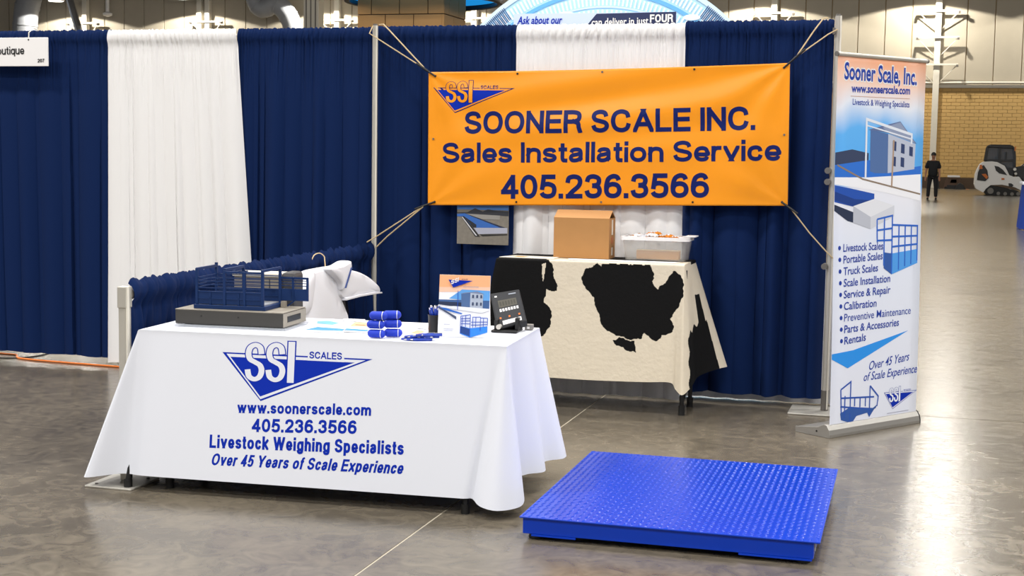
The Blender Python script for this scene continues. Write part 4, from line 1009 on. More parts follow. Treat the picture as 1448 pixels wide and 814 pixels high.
o = MB(); o.bar(T(.66, N1, .845), T(.70, N1, .874), .007); o.build('gate_brace', m_mb, md)
mbx('hinge_block', m_btan, .645, .665, .37, .40, .8425, .872)
for k in range(5): mbx('cog', m_mb, .375+k*.016, .384+k*.016, N1-.01, N1+.012, .995, 1.012)
# beige case behind it
cs = thing('beige_case', 'beige boxy case with dark grey flap standing behind the blue model', 'case', T(.5, .6, TZ))
def cbx(nm, m_, a, bev=.004):
    o = MB(); o.box(*a, fn=T); o.build(nm, m_, cs, bevel=bev)
m_bei = mat('beige_plastic', '#8f8676', .6)
cbx('case_body', m_bei, (.33, .575, .53, .66, TZ+EPS, .972)); cbx('case_lid', mat('offwhite_plastic', '#d8d2c4', .6), (.322, .583, .524, .666, .973, .992))
cbx('side_flap', mat('dark_grey_flap', '#3c3b3d', .6), (.58, .655, .53, .66, TZ+EPS, 1.0), .02)
cbx('panel_seam', m_dark, (.52, .523, .528, .53, .80, .96), 0); cbx('drawer_line', m_dark, (.34, .57, .528, .53, .865, .868), 0); cbx('indicator_lamp', m_lo, (.475, .49, .527, .53, .845, .858), 0)
# white shirt on a hanger over the side rail
def shp(y, z, d): return (0.125+d, y, z)
m_shirt = mat('white_shirt', '#e9eaf0', .8)
sh = thing('hanging_shirt', 'white short-sleeved shirt on a hanger hooked over the low side rail', 'shirt', (0.1, -1.1, .5))
def puff(nm, out, th, x0=0.0, mt=None, cen=None):
    cy = sum(p[0] for p in out)/len(out) if cen is None else cen[0]; cz = sum(p[1] for p in out)/len(out) if cen is None else cen[1]
    sm = crom(out, 4, True); mb = MB(); n = len(sm); prof = ((1, 0), (.985, .5), (.94, .85), (.82, 1), (.3, 1.03))
    rows = []
    for sgn in (1, -1):
        for k, (r, h) in enumerate(prof):
            rows.append(len(mb.v)); mb.v.extend([shp(cy+(y-cy)*r, cz+(z-cz)*r, x0+sgn*h*th/2) for y, z in sm])
        for a, b_ in zip(rows[-5:], rows[-4:]):
            for i in range(n): mb.f.append((a+i, a+(i+1) % n, b_+(i+1) % n, b_+i)); mb.m.append(0)
        mb.f.append(tuple(rows[-1]+i for i in range(n))); mb.m.append(0)
    return mb.build(nm, mt or m_shirt, sh, smooth=True, weld=True)
puff('shirt_body', [(-1.47,.86),(-1.42,.893),(-1.25,.898),(-1.05,.895),(-.985,.87),(-.98,.80),(-1.0,.70),(-.93,.61),(-.885,.55),(-.87,.40),(-.87,.30),(-1.6,.30),(-1.62,.5),(-1.55,.68)], .12)
puff('sleeve', [(-1.08,.885),(-.98,.875),(-.80,.845),(-.62,.795),(-.47,.735),(-.415,.70),(-.425,.675),(-.55,.685),(-.80,.692),(-1.02,.690),(-1.10,.74)], .11, .03)
puff('sleeve', [(-1.42,.89),(-1.52,.86),(-1.72,.74),(-1.82,.66),(-1.78,.63),(-1.56,.64),(-1.46,.70)], .10, .02)
puff('collar', [(-1.28,.895),(-1.10,.905),(-.97,.925),(-.95,.915),(-.955,.88),(-1.05,.765),(-1.09,.75),(-1.12,.80)], .10, .05)
o = MB(); o.prism([(-.985,.885),(-.975,.885),(-1.07,.765),(-1.08,.765)], shp, .095, .109); o.build('placket_stripe', mat('stripe_blue', '#3c4f86', .7), sh)
o = MB(); o.prism([(-1.03,.697),(-.80,.700),(-.55,.692),(-.43,.681),(-.425,.672),(-.55,.678),(-.80,.684),(-1.03,.682)], shp, .04, .093); o.build('sleeve_hem', m_shirt, sh, bevel=.003)
MB().tube(crom([(.03,-1.14,.93),(.04,-1.12,.965),(.06,-1.085,.975),(.08,-1.065,.955),(.09,-1.075,.925),(.10,-1.09,.89)], 6), .0035, 6).build('hanger_hook', m_cord, sh, smooth=True)
tg = thing('sleeve_shade', 'dark block standing in for the shade under the white sleeve, with grey tag', 'bag', (.07, -.9, .55))
MB().prism([(-1.0,.70),(-.83,.68),(-.80,.58),(-.85,.50),(-.96,.50)], shp, -.05, .02).build('bag_or_shade_body', m_dark, tg, bevel=.02)  # dark block put in for the shade below the sleeve
MB().prism([(-.985,.68),(-.90,.675),(-.89,.62),(-.93,.59),(-.97,.63)], shp, .021, .028).build('grey_tag', m_steel, tg, bevel=.002)

# brochures
def sheet(lab, q, z, prints, name='brochure'):
    t = thing(name, lab, 'brochure', T(q[0][0], q[0][1], z), 'brochures on the front table')
    def bl(a, b_): return tuple((q[0][k]*(1-a)+q[1][k]*a)*(1-b_)+(q[3][k]*(1-a)+q[2][k]*a)*b_ for k in (0, 1))
    o = MB(); o.prism(q, lambda a, b_, d: T(a, b_, d), z, z+.003); o.build('sheet', m_paper, t)
    for i, (poly, h) in enumerate(prints):
        o = MB(); o.face([T(*bl(a, b_), z+.0035+.0004*i) for a, b_ in poly]); o.build('printed_panel', mat('ink_'+h, h, .5), t)
z = TZ+EPS
sheet('open brochure with pale blue picture nearest the grey model base', [(.837,.142),(1.027,.168),(.951,.566),(.728,.595)], z, [([(.05,.1),(1,.1),(1,.3),(.3,.38)], '#3f8fd6'), ([(.05,.5),(.9,.45),(.9,.95),(.05,.95)], '#c9ccd6'), ([(.2,.65),(.6,.6),(.7,.8),(.4,.95),(.15,.85)], '#6fb2ea')])
sheet('brochure with peach band and blue stripe beside the foam capsules', [(1.03,.193),(1.142,.21),(1.059,.544),(.965,.55)], z+.001, [([(0,.55),(1,.55),(1,1),(0,1)], '#efb08a'), ([(0,.1),(1,.05),(1,.2),(0,.3)], '#3f8fd6'), ([(.2,.7),(.7,.68),(.7,.72),(.2,.74)], '#8a6a4e')])
sheet('plain white folded sheet lying behind the peach brochure', [(.87,.61),(1.0,.60),(.97,.69),(.86,.69)], z, [([(.1,.1),(.9,.1),(.9,.4),(.1,.4)], '#dfe2ea')])
sheet('white brochure with grey mark right of the foam capsules', [(1.257,.209),(1.332,.236),(1.214,.631),(1.10,.608)], z, [([(.2,.15),(.7,.15),(.7,.3),(.2,.3)], '#c2c6d2'), ([(0,.8),(1,.8),(1,.98),(0,.98)], '#dde3ef')])
sheet('small peach card in front of the pen cup', [(1.345,.223),(1.405,.187),(1.38,.377),(1.342,.40)], z, [([(0,.1),(1,.1),(1,.8),(0,.8)], '#efb08a')])
sheet('small white leaflet left of the pen cup', [(1.31,.45),(1.37,.43),(1.33,.60),(1.27,.62)], z+.001, [([(.1,.1),(.9,.1),(.9,.3),(.1,.3)], '#d3d8e4')])
# foam capsules
m_foam = mat('blue_foam', '#1236bd', .65); 
def capsule(s_, n_, z_, L, lab, ang=0.0):
    t = thing('foam_capsule', lab, 'capsule', T(s_, n_, z_), 'blue foam capsules stacked on the front table')
    r = .0195; pts = []; rr = []
    for k in range(9): a = PI/2*k/8; pts.append(-L/2+r-r*math.cos(a)); rr.append(max(.0006, r*math.sin(a)))
    for k in range(9): a = PI/2*k/8; pts.append(L/2-r+r*math.sin(a)); rr.append(max(.0006, r*math.cos(a)))
    o = MB(); o.tube([T(s_+p*math.cos(ang), n_+p*math.sin(ang), z_) for p in pts], rr, 16); o.build('capsule_body', m_foam, t, smooth=True)
    o = MB(); o.tube([T(s_+p*math.cos(ang), n_+p*math.sin(ang), z_) for p in (L/2-r-.0015, L/2-r+.0015)], r*1.01, 16); o.build('painted_glint', m_white, t, smooth=True)  # white ring paints in the glint near the capsule end
pos = ['bottom', 'middle', 'top']
for k in range(3):
    zz = TZ+EPS+.0205+k*.0415
    capsule(1.243-.004*k*(-1 if k == 2 else 1), .045, zz, .085, f'front-left blue foam capsule, {pos[k]} one of its stack')
    capsule(1.305-.003*k, .10, zz, .085, f'rear-right blue foam capsule, {pos[k]} one of its stack', .25)
# pens
m_pen = mat('pen_blue', '#123aa8', .35)
def pen(a, b_, lab, group, m_=m_pen, L=.135):
    a, b_ = Vector(a), Vector(b_); d = (b_-a).normalized(); b_ = a+d*L
    t = thing('ballpoint_pen', lab, 'pen', a, group)
    MB().tube([a+d*.012, a+d*.03, b_-d*.01], [.004, .0068, .0068], 8).build('barrel', m_, t, smooth=True)
    MB().tube([a, a+d*.012], [.001, .0035], 8).build('tip', m_alu, t, smooth=True)
    MB().tube([b_-d*.01, b_], .003, 8).build('button', m_white, t, smooth=True)
    side = d.cross(Vector((0, 0, 1))); side = side.normalized() if side.length > .1 else Vector((1, 0, 0)); up = side.cross(d)
    MB().bar(b_-d*.045+up*.008, b_-d*.005+up*.008, .004, .002).build('clip', m_alu, t)
rg = random.Random(3)
words = ['leftmost', 'second from the left', 'third from the left', 'fourth from the left', 'fifth from the left', 'sixth from the left', 'seventh from the left', 'eighth from the left', 'ninth from the left', 'rightmost']
for k in range(10):
    s_ = 1.36+.0145*k; ang = .55+rg.uniform(-.2, .3); z_ = TZ+EPS+.006+(.011 if k % 2 else 0)+(.010 if k > 6 else 0)
    pen(T(s_-.03*(k > 4), .0+rg.uniform(-.01, .02), z_), T(s_+.13*math.sin(1.57-ang)-.03*(k > 4), .0+.13*math.cos(1.57-ang)*.9, z_), 'blue pen in the heap before the pen cup, '+words[k], 'blue pens heaped on the front table', L=.11)
cu = thing('pen_cup', 'black pen cup left of the standing folder', 'cup', T(1.452, .25, TZ))
cx, cy, _ = T(1.452, .265, 0)
MB().lathe((cx, cy, TZ+EPS), [(.024, 0), (.026, .004), (.027, .088), (.029, .092), (.026, .092), (.025, .006)], 18, caps=False).build('cup_wall', m_dark, cu, smooth=True)
MB().lathe((cx, cy, TZ+EPS), [(.0245, 0), (.0245, .005)], 18).build('cup_floor', m_dark, cu)
for k in range(7):
    a = 2*PI*k/7; r0 = .010; r1 = .019
    pen((cx+r0*math.cos(a+2.5), cy+r0*math.sin(a+2.5), TZ+.012), (cx+r1*math.cos(a), cy+r1*math.sin(a), TZ+.115), 'upright blue pen in the black cup, '+['at its right rim', 'at its back right', 'at its back', 'at its back left', 'at its left rim', 'at its front left', 'at its front right'][k], 'pens in the black cup', L=.118+.014*((k*3) % 4)/3)
# printed folder standing upright
def art(parent, P, full=True):
    """printed picture shared by folder: P(a,b,off) with a,b in 0..1"""
    L = [([(0,.0),(1,.0),(1,1),(0,1)], '#e9ebf2'), ([(0,.80),(1,.80),(1,1),(0,1)], '#f3b183'), ([(0,.72),(1,.74),(1,.82),(0,.80)], '#eec3ab'), ([(.2,.62),(1,.56),(1,.76),(.45,.77)], '#5f9fe0'), ([(0,.52),(1,.47),(1,.60),(0,.60)], '#3f5f92'),
         ([(.0,.57),(.45,.56),(.45,.48),(0,.52)], '#2a3550'), ([(.44,.70),(.62,.72),(.62,.48),(.45,.49)], '#4d6a98'), ([(.62,.72),(.87,.70),(.87,.47),(.62,.48)], '#aeb9cc'), ([(.42,.70),(.5,.72),(.76,.745),(.9,.70),(.62,.72)], '#7886a6'),
         ([(.0,.50),(.48,.385),(.46,.37),(0,.455)], '#2a67c4'), ([(0,.48),(.85,.40),(1,.44),(1,.47),(.3,.50)], '#dfe3ec'), ([(.0,.46),(.22,.36),(.36,.28),(.36,.33),(.2,.40),(0,.49)], '#46526e'),
         ([(.44,.06),(.64,.0),(.98,.09),(.98,.19),(.64,.15),(.46,.18)], '#2f7fdc'), ([(.45,.18),(.63,.14),(.63,.02),(.45,.07)], '#1f3f80')]
    for i, (poly, h) in enumerate(L):
        o = MB(); o.face([P(a, b_, .0006+.0003*i) for a, b_ in poly]); o.build('printed_picture', mat('ink_'+h, h, .35), parent)
    o = MB(); lw = .012
    def ln(a, b_, w=lw):
        a, b_ = Vector(a), Vector(b_); d = (b_-a).normalized(); q = Vector((-d.y, d.x))*w/2
        o.face([P(*p, .0062) for p in (a+q, b_+q, b_-q, a-q)])
    for a, b_ in (((.45,.06),(.45,.34)), ((.45,.34),(.64,.37)), ((.64,.37),(.64,.01)), ((.68,.33),(.84,.335)), ((.84,.335),(.84,.12)), ((.84,.32),(.98,.32)), ((.98,.32),(.98,.2)), ((.48,.18),(.48,.33)), ((.55,.17),(.55,.35)), ((.46,.22),(.64,.22)), ((.46,.26),(.64,.27)), ((.46,.3),(.64,.31)), ((.69,.16),(.69,.33)), ((.75,.17),(.75,.33)), ((.66,.2),(.98,.22)), ((.66,.25),(.98,.26)), ((.9,.18),(.9,.32)), ((.38,.44),(.38,.75))): ln(a, b_)
    o.build('printed_lines', mat('ink_line', '#1c4fb4', .4), parent)
    o = MB()
    for a, b_ in ((.66,.64),(.74,.64),(.66,.52),(.74,.52),(.82,.64),(.82,.52)): o.face([P(a+x, b_+y, .0062) for x, y in ((0,0),(.035,0),(.035,.05),(0,.05))])
    o.build('printed_windows', mat('ink_window', '#3a4766', .4), parent)
    o = MB(); o.face([P(a, b_, .0062) for a, b_ in ((.18,.925),(.66,.915),(.28,.80))]); o.build('printed_logo', m_print_blue, parent)
    text_line('SSI', .235, .845, .385, .90, .07, m_white, parent, lambda a, b_, off: P(a, b_, .0066), w=.2)
    text_line('SCALES', .44, .925, .56, .93, .018, m_navy_ink, parent, lambda a, b_, off: P(a, b_, .0066), w=.16)
    o = MB()
    for y, x1 in ((.125, .32), (.10, .3), (.20, .24), (.115+.70, .78)): o.face([P(a, b_, .0064) for a, b_ in ((.12 if y < .5 else .47, y), (x1, y), (x1, y+.008), (.12 if y < .5 else .47, y+.008))])
    o.build('printed_fine_text', mat('ink_grey', '#9a9db0', .5), parent)
fo = thing('folder', 'standing presentation folder with orange sky, building and blue cage picture', 'folder', T(1.6, .2, TZ))
fa, fb = Vector((1.49, .195)), Vector((1.727, .215))
def fop(a, b_, off):
    p = fa + (fb-fa)*a; return T(p.x, p.y + .03*b_ - off, TZ+EPS+.285*b_)
o = MB(); o.add([fop(a, b_, off) for off in (0, -.004) for a, b_ in ((0,0),(1,0),(1,1),(0,1))], [(0,1,2,3),(7,6,5,4),(0,4,5,1),(1,5,6,2),(2,6,7,3),(3,7,4,0)]); o.build('front_cover', m_paper, fo)
o = MB(); o.add([T(*p) for p in ((1.492,.20,TZ+EPS),(1.72,.22,TZ+EPS),(1.72,.29,TZ+EPS),(1.492,.27,TZ+EPS),(1.492,.233,TZ+.27),(1.72,.253,TZ+.27),(1.72,.262,TZ+.27),(1.492,.242,TZ+.27))], [(3,2,1,0),(4,5,6,7),(0,1,5,4),(1,2,6,5),(2,3,7,6),(3,0,4,7)]); o.build('back_cover', m_paper, fo)
art(fo, fop)
# weighing indicator on its stand
ind = thing('weighing_indicator', 'dark grey digital weighing indicator tilted on a black stand beside the folder', 'indicator', T(1.80, .5, TZ))
TLc, TRc, BRc, BLc = Vector((1.652,.55,.931)), Vector((1.788,.585,.955)), Vector((1.848,.50,.808)), Vector((1.714,.45,.768))
nrm = (TRc-TLc).cross(BLc-TLc).normalized()
if nrm.y > 0: nrm = -nrm
def inp(a, b_, off):
    p = (TLc*(1-a)+TRc*a)*b_ + (BLc*(1-a)+BRc*a)*(1-b_) + nrm*off; return T(p.x, p.y, p.z)
m_ind = mat('indicator_grey', '#2b2c2f', .55, spec=.25)
o = MB(); o.add([inp(a, b_, off) for off in (0, -.055) for a, b_ in ((0,0),(1,0),(1,1),(0,1))], [(0,1,2,3),(7,6,5,4),(0,4,5,1),(1,5,6,2),(2,6,7,3),(3,7,4,0)]); o.build('housing', m_ind, ind, bevel=.006)
def inpoly(nm, pts, m_, off=.0015):
    o = MB(); o.face([inp(a, b_, off) for a, b_ in pts]); o.build(nm, m_, ind)
inpoly('face_plate', [(.04,.05),(.96,.05),(.96,.95),(.04,.95)], mat('face_grey', '#393a3d', .6, spec=.2), .001)
inpoly('display', [(.2,.56),(.82,.56),(.82,.76),(.2,.76)], mat('display_grey', '#55534a', .5, spec=.3), .002)
for k in range(6): inpoly('display_digit', [(.24+.095*k,.60),(.30+.095*k,.60),(.30+.095*k,.72),(.24+.095*k,.72)], mat('digit', '#3a382f', .4), .0026)
for k in range(7): inpoly('key_mark', [(.2+.095*k,.44),(.265+.095*k,.44),(.265+.095*k,.52),(.2+.095*k,.52)], m_white, .0026)
for a in (.15, .45, .78): inpoly('orange_key', [(a,.25),(a+.06,.25),(a+.06,.30),(a,.30)], m_lo, .0026)
inpoly('model_label', [(.22,.08),(.85,.08),(.85,.19),(.22,.19)], m_white, .0026)
inpoly('sticker', [(.12,.86),(.2,.86),(.2,.90),(.12,.90)], m_white, .0026); inpoly('sticker', [(.6,.88),(.85,.88),(.85,.91),(.6,.91)], mat('ink_grey2', '#9aa0ad', .5), .0026)
def ibx(nm, m_, a, bev=.003):
    o = MB(); o.box(*a, fn=T); o.build(nm, m_, ind, bevel=bev)
ibx('stand_base', m_dark, (1.69, 1.815, .42, .56, TZ+EPS, TZ+.012)); ibx('stand_arm', m_dark, (1.70, 1.717, .44, .55, TZ+.012, TZ+.06)); ibx('stand_arm', m_dark, (1.797, 1.814, .46, .56, TZ+.012, TZ+.07))
ibx('stand_back', m_dark, (1.70, 1.814, .54, .555, TZ+.012, TZ+.11))
o = MB(); o.tube([T(1.725,.425,TZ+.028), T(1.725,.455,TZ+.028)], .012, 12); o.build('clamp_knob', m_alu, ind, smooth=True)
gb = thing('small_grey_box', 'small grey plastic box right of the indicator at the table end', 'box', T(1.86, .6, TZ))
o = MB(); o.box(1.822, 1.86, .565, .605, TZ+EPS, TZ+.028, fn=T); o.build('box_body', mat('pale_grey_plastic', '#8d8a86', .5), gb, bevel=.003)
o = MB(); o.box(1.834, 1.846, .563, .565, TZ+.008, TZ+.018, fn=T); o.build('box_button', m_white, gb)

# ------------------------------------------------------------------ floor scale
SO = Vector((2.0743, -3.549)); sa = .0116; SE = Vector((math.cos(sa), math.sin(sa))); SN = Vector((-math.sin(sa), math.cos(sa))); SW, SD, SZ = 1.2316, 1.3807, .10
def Sf(s, n, z): p = SO + SE*s + SN*n; return (p.x, p.y, z)
fs = thing('floor_scale', 'bright blue steel floor scale with diamond-plate top in front of the booth', 'scale', Sf(SW/2, SD/2, 0))
o = MB(); o.box(0, SW, 0, SD, SZ-.007, SZ, fn=Sf); o.build('deck_plate', m_scale_blue, fs, bevel=.002)
for a in ((.012,SW-.025,.012,.022,.026,SZ-.0075), (.012,SW-.025,SD-.022,SD-.012,.026,SZ-.0075), (.012,.022,.0225,SD-.0225,.026,SZ-.0075), (SW-.035,SW-.025,.0225,SD-.0225,.026,SZ-.0075)):
    o = MB(); o.box(*a, fn=Sf); o.build('side_channel', m_scale_side, fs, bevel=.002)
for s_, n_ in ((.06,.06), (SW-.07,.06), (.06,SD-.06), (SW-.07,SD-.06)):
    x, y, _ = Sf(s_, n_, 0)
    ft = MB().lathe((x, y, 0), [(.032,0),(.034,.006),(.030,.018),(.012,.022),(.012,.09)], 16).build('load_foot', m_black_rub, fs, smooth=True)
for a in ((.05,.24,.009,.012,.018,.026), (SW-.32,SW-.03,.009,.012,.018,.026)):
    o = MB(); o.box(*a, fn=Sf); o.build('corner_plate', m_scale_side, fs)
o = MB(); o.box(SW-.0245,SW-.020,.05,.07,.05,.085,fn=Sf); o.build('bolt_tab', m_alu, fs)
tr = MB(); pit = .0285
ni, nj = int(SW/pit), int(SD/pit)
for i in range(ni):
    for j in range(nj):
        c = ((i+.5)*SW/ni, (j+.5)*SD/nj); a = PI/4 if (i+j) % 2 else -PI/4; d = Vector((math.cos(a), math.sin(a))); q = Vector((-d.y, d.x)); c = Vector(c)
        L, w, h = .0125, .0046, .0028
        base = [c+d*L, c+q*w+d*L*.3, c+q*w-d*L*.3, c-d*L, c-q*w-d*L*.3, c-q*w+d*L*.3]; top = [c+d*L*.5, c+q*w*.35, c-d*L*.5, c-q*w*.35]
        k = len(tr.v); tr.v.extend([Sf(p.x, p.y, SZ) for p in base] + [Sf(p.x, p.y, SZ+h) for p in top])
        for f in ((6,7,8,9),(0,1,7,6),(1,2,7),(2,3,8,7),(3,4,9,8),(4,5,9),(5,0,6,9)): tr.f.append(tuple(x+k for x in f)); tr.m.append(0)
tr.build('tread_lugs', m_scale_blue, fs, kind='stuff')

# ------------------------------------------------------------------ roll-up banner
RO = Vector((3.1461, -.8638)); ra = .9516; RE = Vector((math.cos(ra), math.sin(ra))); RN = Vector((RE.y, -RE.x))   # RN towards the viewer
def Rf(a, d, z): p = RO + RE*a + RN*d; return (p.x, p.y, z)
ru = thing('rollup_banner', 'tall printed roll-up banner stand at the right end of the booth', 'banner', Rf(.4, 0, 0))
prof = [(.035,.0),(.035,.018),(.028,.045),(.012,.070),(-.005,.075),(-.05,.055),(-.16,.040),(-.215,.034),(-.215,.0)]
o = MB(); o.prism(prof, lambda d, z, a: Rf(a, d, z), -.005, .84); o.build('cassette', mat('satin_aluminium', '#a29f9a', .35, metal=.6), ru, bevel=.003)
for a0, a1 in ((-.014,-.006), (.841,.849)):
    o = MB(); o.prism([(d*1.02, max(0, z*1.03)) for d, z in prof], lambda d, z, a: Rf(a, d, z), a0, a1); o.build('end_cap', MATS['satin_aluminium'] if a0 < 0 else m_dark, ru, bevel=.002)
o = MB(); o.tube([Rf(-.0145, -.06, .03), Rf(-.0165, -.06, .03)], .006, 10); o.build('screw', m_dark, ru)
o = MB(); o.tube([Rf(.42, -.03, .05), Rf(.40, -.03, 2.19)], .012, 10); o.build('support_pole', m_alu, ru, smooth=True)
RA0, RA1 = .0, .815
def rpp(a, z, off):
    k = (z-.04)/2.15; return Rf(a - .025*k + .02*(1-k), .004+.004*math.sin(z*3)+(.0009+off*.2 if off else 0), z)
m_ru = bpy.data.materials.new('rollup_print'); m_ru.use_nodes = True; nt = m_ru.node_tree; b = nt.nodes['Principled BSDF']; b.inputs['Roughness'].default_value = .4
uvn = nt.nodes.new('ShaderNodeUVMap'); sp = nt.nodes.new('ShaderNodeSeparateXYZ'); nt.links.new(uvn.outputs[0], sp.inputs[0])
nz = nt.nodes.new('ShaderNodeTexNoise'); nz.inputs['Scale'].default_value = 2.2; nt.links.new(uvn.outputs[0], nz.inputs['Vector'])
ma = nt.nodes.new('ShaderNodeMath'); ma.operation = 'MULTIPLY_ADD'; ma.inputs[1].default_value = .16; nt.links.new(nz.outputs['Fac'], ma.inputs[0]); nt.links.new(sp.outputs['Y'], ma.inputs[2])
cr = nt.nodes.new('ShaderNodeValToRGB'); cr.color_ramp.elements[0].position = 0; cr.color_ramp.elements[0].color = srgb('#e2e6f4'); cr.color_ramp.elements[1].position = 1.0; cr.color_ramp.elements[1].color = srgb('#f3ab82')
for ps, h in ((.50,'#dfe6f6'), (.64,'#e8eaf4'), (.70,'#56acf4'), (.80,'#5fb2f6'), (.87,'#e4eaf6'), (.93,'#f4d2c0')):
    e_ = cr.color_ramp.elements.new(ps); e_.color = srgb(h)
mb_ = nt.nodes.new('ShaderNodeMath'); mb_.operation = 'SUBTRACT'; mb_.inputs[1].default_value = .08; nt.links.new(ma.outputs[0], mb_.inputs[0]); nt.links.new(mb_.outputs[0], cr.inputs[0]); nt.links.new(cr.outputs[0], b.inputs['Base Color'])
g_ = MB().grid(lambda u, v: rpp(RA0+(RA1-RA0)*u, .04+2.15*v, 0), 8, 60); sheet_ = g_.build('banner_sheet', m_ru, ru, smooth=True, solid=.0015)
uvl = sheet_.data.uv_layers.new(name='UVMap')
for lp_ in sheet_.data.loops:
    i = lp_.vertex_index; uvl.data[lp_.index].uv = ((i % 9)/8, (i//9)/60)
o = MB(); o.tube([rpp(-.012, 2.193, 0), rpp(.827, 2.193, 0)], .0125, 12); o.build('top_rail', m_alu, ru, smooth=True)
o = MB(); o.tube([rpp(-.014, 2.193, 0), rpp(-.006, 2.193, 0)], .0145, 12); o.build('rail_end', m_steel, ru, smooth=True)
o = MB(); o.tube([rpp(.821, 2.193, 0), rpp(.829, 2.193, 0)], .0145, 12); o.build('rail_end', m_steel, ru, smooth=True)
def rpo(pts, h, layer, nm='printed_picture'):
    o = MB(); o.face([rpp(a, z, .0012+.0004*layer) for a, z in pts]); o.build(nm, mat('ink_'+h, h, .4), ru)
# picture: office building, truck scale and cages
rpo([(0,1.64),(.15,1.66),(.30,1.64),(.30,1.55),(0,1.55)], '#33405f', 1)
rpo([(.0,1.57),(.3,1.60),(.72,1.56),(.8,1.57),(.8,1.52),(.3,1.50),(0,1.50)], '#2a6fd0', 2)
rpo([(0,1.50),(.3,1.50),(.8,1.52),(.8,1.36),(.4,1.42),(0,1.46)], '#eef0f7', 3)
rpo([(.31,1.775),(.475,1.755),(.48,1.525),(.36,1.525),(.315,1.535)], '#4f6ea3', 4)
rpo([(.475,1.755),(.74,1.70),(.735,1.55),(.48,1.525)], '#b7bfd2', 4)
rpo([(.29,1.775),(.42,1.80),(.585,1.83),(.75,1.70),(.475,1.76)], '#5d6f9c', 5)
rpo([(.42,1.79),(.585,1.825),(.735,1.705),(.49,1.755)], '#8d9ab8', 6)
for a, z in ((.52,1.66),(.60,1.645),(.68,1.63),(.52,1.57),(.60,1.565)): rpo([(a,z),(a+.035,z-.006),(a+.035,z+.05),(a,z+.056)], '#2d3f6b', 7, 'printed_window')
def rln(pts, w, h, layer):
    o = MB()
    for q in stroke_polys(pts, w/2, 0, False, 9): o.face([rpp(a, z, .0012+.0004*layer) for a, z in q])
    o.build('printed_lines', mat('ink_'+h, h, .4), ru)
rln([(.275,1.49),(.272,1.835),(.70,1.755),(.70,1.70)], .016, '#dfe6f2', 8); rln([(.273,1.80),(.69,1.73)], .008, '#dfe6f2', 8); rln([(.53,1.72),(.52,1.44)], .014, '#a98f7a', 8)
rln([(.02,1.57),(.25,1.49),(.80,1.40)], .010, '#8a7a6c', 8)
rpo([(.0,1.455),(.12,1.44),(.36,1.405),(.36,1.365),(.18,1.33),(0,1.36)], '#1d4fae', 9); rpo([(0,1.42),(.18,1.375),(.36,1.365),(.18,1.33),(0,1.37)], '#123a86', 10)
rpo([(.17,1.335),(.36,1.375),(.55,1.335),(.33,1.27)], '#dfe2ea', 11); rpo([(.17,1.335),(.33,1.27),(.33,1.20),(.17,1.24)], '#b9becb', 11); rpo([(.33,1.27),(.55,1.335),(.55,1.27),(.33,1.20)], '#cfd3de', 11); rpo([(0,1.345),(.17,1.30),(.17,1.24),(.12,1.25),(0,1.31)], '#24304c', 11)
for pts in ([(.39,1.255),(.395,1.12)], [(.39,1.255),(.535,1.275),(.535,.93)], [(.46,1.26),(.46,.98)], [(.535,1.22),(.78,1.21),(.78,1.0)], [(.60,1.22),(.60,.95)], [(.66,1.215),(.66,.97)], [(.72,1.21),(.72,.98)], [(.39,1.19),(.535,1.20)], [(.39,1.13),(.535,1.13)], [(.535,1.15),(.78,1.15)], [(.535,1.09),(.78,1.10)]):
    rln(pts, .011, '#2463c8', 12)
rpo([(.455,1.06),(.535,1.05),(.535,.925),(.46,.965)], '#2b57a4', 11); rpo([(.535,1.05),(.785,1.07),(.785,.985),(.535,.925)], '#4d9be8', 11)
rpo([(.0,.485),(.19,.495),(.71,.578),(.147,.392),(.0,.455)], '#2290ea', 9)
for pts in ([(.09,.27),(.10,.13)], [(.09,.27),(.18,.31),(.18,.07)], [(.09,.22),(.40,.20)], [(.09,.17),(.36,.13)], [(.36,.27),(.36,.09)], [(.36,.27),(.44,.20),(.43,.14)], [(.13,.23),(.13,.1)], [(.22,.21),(.22,.16)], [(.27,.21),(.27,.15)], [(.32,.2),(.32,.15)]): rln(pts, .010, '#1d4fae', 12)
rpo([(.09,.13),(.18,.16),(.42,.13),(.43,.15),(.36,.08),(.34,.11),(.24,.10),(.20,.06),(.10,.09)], '#2b57a4', 11)
m_rut = mat('rollup_ink', '#12399f', .45)
text_line('Sooner Scale, Inc.', .052, 2.055, .735, 2.048, .098, m_white, ru, rpp, font=True, bold=.062, layer=.004)
text_line('Sooner Scale, Inc.', .058, 2.057, .729, 2.050, .092, m_rut, ru, rpp, font=True, bold=.028, layer=.0046)
text_line('www.soneerscale.com', .125, 1.985, .668, 1.992, .045, m_rut, ru, rpp, font=True, bold=.03, layer=.004)
rln([(.12,1.962),(.668,1.965)], .003, '#c9a089', 6)
text_line('Livestock & Weighing Specialists', .14, 1.914, .667, 1.915, .034, m_rut, ru, rpp, font=True, bold=.012, layer=.004)
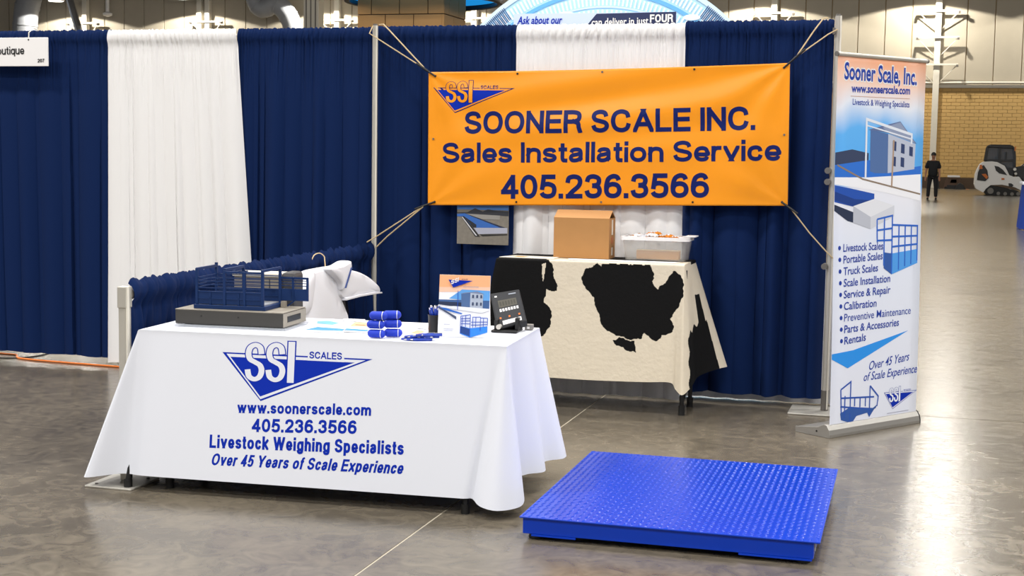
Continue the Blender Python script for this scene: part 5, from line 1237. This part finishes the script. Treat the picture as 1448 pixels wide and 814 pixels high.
items = ['Livestock Scales', 'Portable Scales', 'Truck Scales', 'Scale Installation', 'Service & Repair', 'Calibration', 'Preventive Maintenance', 'Parts & Accessories', 'Rentals']
ends = [(.451,1.078), (.448,1.020), (.406,.951), (.524,.883), (.528,.815), (.399,.742), (.73,.680), (.617,.614), (.306,.546)]
for k, (tx, (x1, z)) in enumerate(zip(items, ends)):
    zz = 1.086-.0675*k
    text_line(tx, .085+.003*k, zz-.012, x1, z-.001, .045, m_rut, ru, rpp, font=True, bold=.012 if k != 6 else .002, layer=.0064, shear=.04)
    o = MB(); o.face([rpp(.052+.004*k+.013*math.cos(q*PI/6), zz+.010+.013*math.sin(q*PI/6), .005) for q in range(12)]); o.build('bullet', m_rut, ru)
text_line('Over 45 Years', .345, .365, .729, .395, .052, m_rut, ru, rpp, font=True, bold=.008, shear=.3, layer=.005)
text_line('of Scale Experience', .297, .303, .811, .313, .050, m_rut, ru, rpp, font=True, bold=.008, shear=.3, layer=.005)
logo(ru, lambda x, y, off: rpp(x, y, off*.6+.002), lambda a, b_: (.494+.326*a, .109+.135*b_-.008*a), m_rut, m_print_blue, mat('rollup_white', '#e4e8f5', .4))
for z, x1 in ((.085, .74), (.068, .70), (.052, .75)): rln([(.53, z), (x1, z)], .005, '#a7abc0', 6)

# ------------------------------------------------------------------ cords on the floor
oc = MB(); oc.tube(crom([(-4.6,.10,.007),(-3.8,.22,.007),(-3.13,.16,.007),(-3.02,.14,.007),(-2.88,.0,.007),(-2.48,-.05,.007),(-2.07,-.08,.007),(-1.5,-.12,.007),(-1.0,-.08,.007),(-.4,-.16,.007)], 8), .007, 8)
tag(oc.build('extension_cord', mat('orange_cord', '#e0741f', .5), None, smooth=True), 'orange extension cord running along the floor at the foot of the left drapes', 'cord')
oc = MB(); oc.tube(crom([(-4.6,-.02,.005),(-3.6,-.06,.005),(-3.1,-.03,.005),(-2.93,.03,.005),(-2.85,.2,.005),(-2.9,.5,.005)], 8), .005, 8)
tag(oc.build('power_cable', m_black_rub, None, smooth=True), 'thin black cable on the floor beside the orange cord', 'cable')
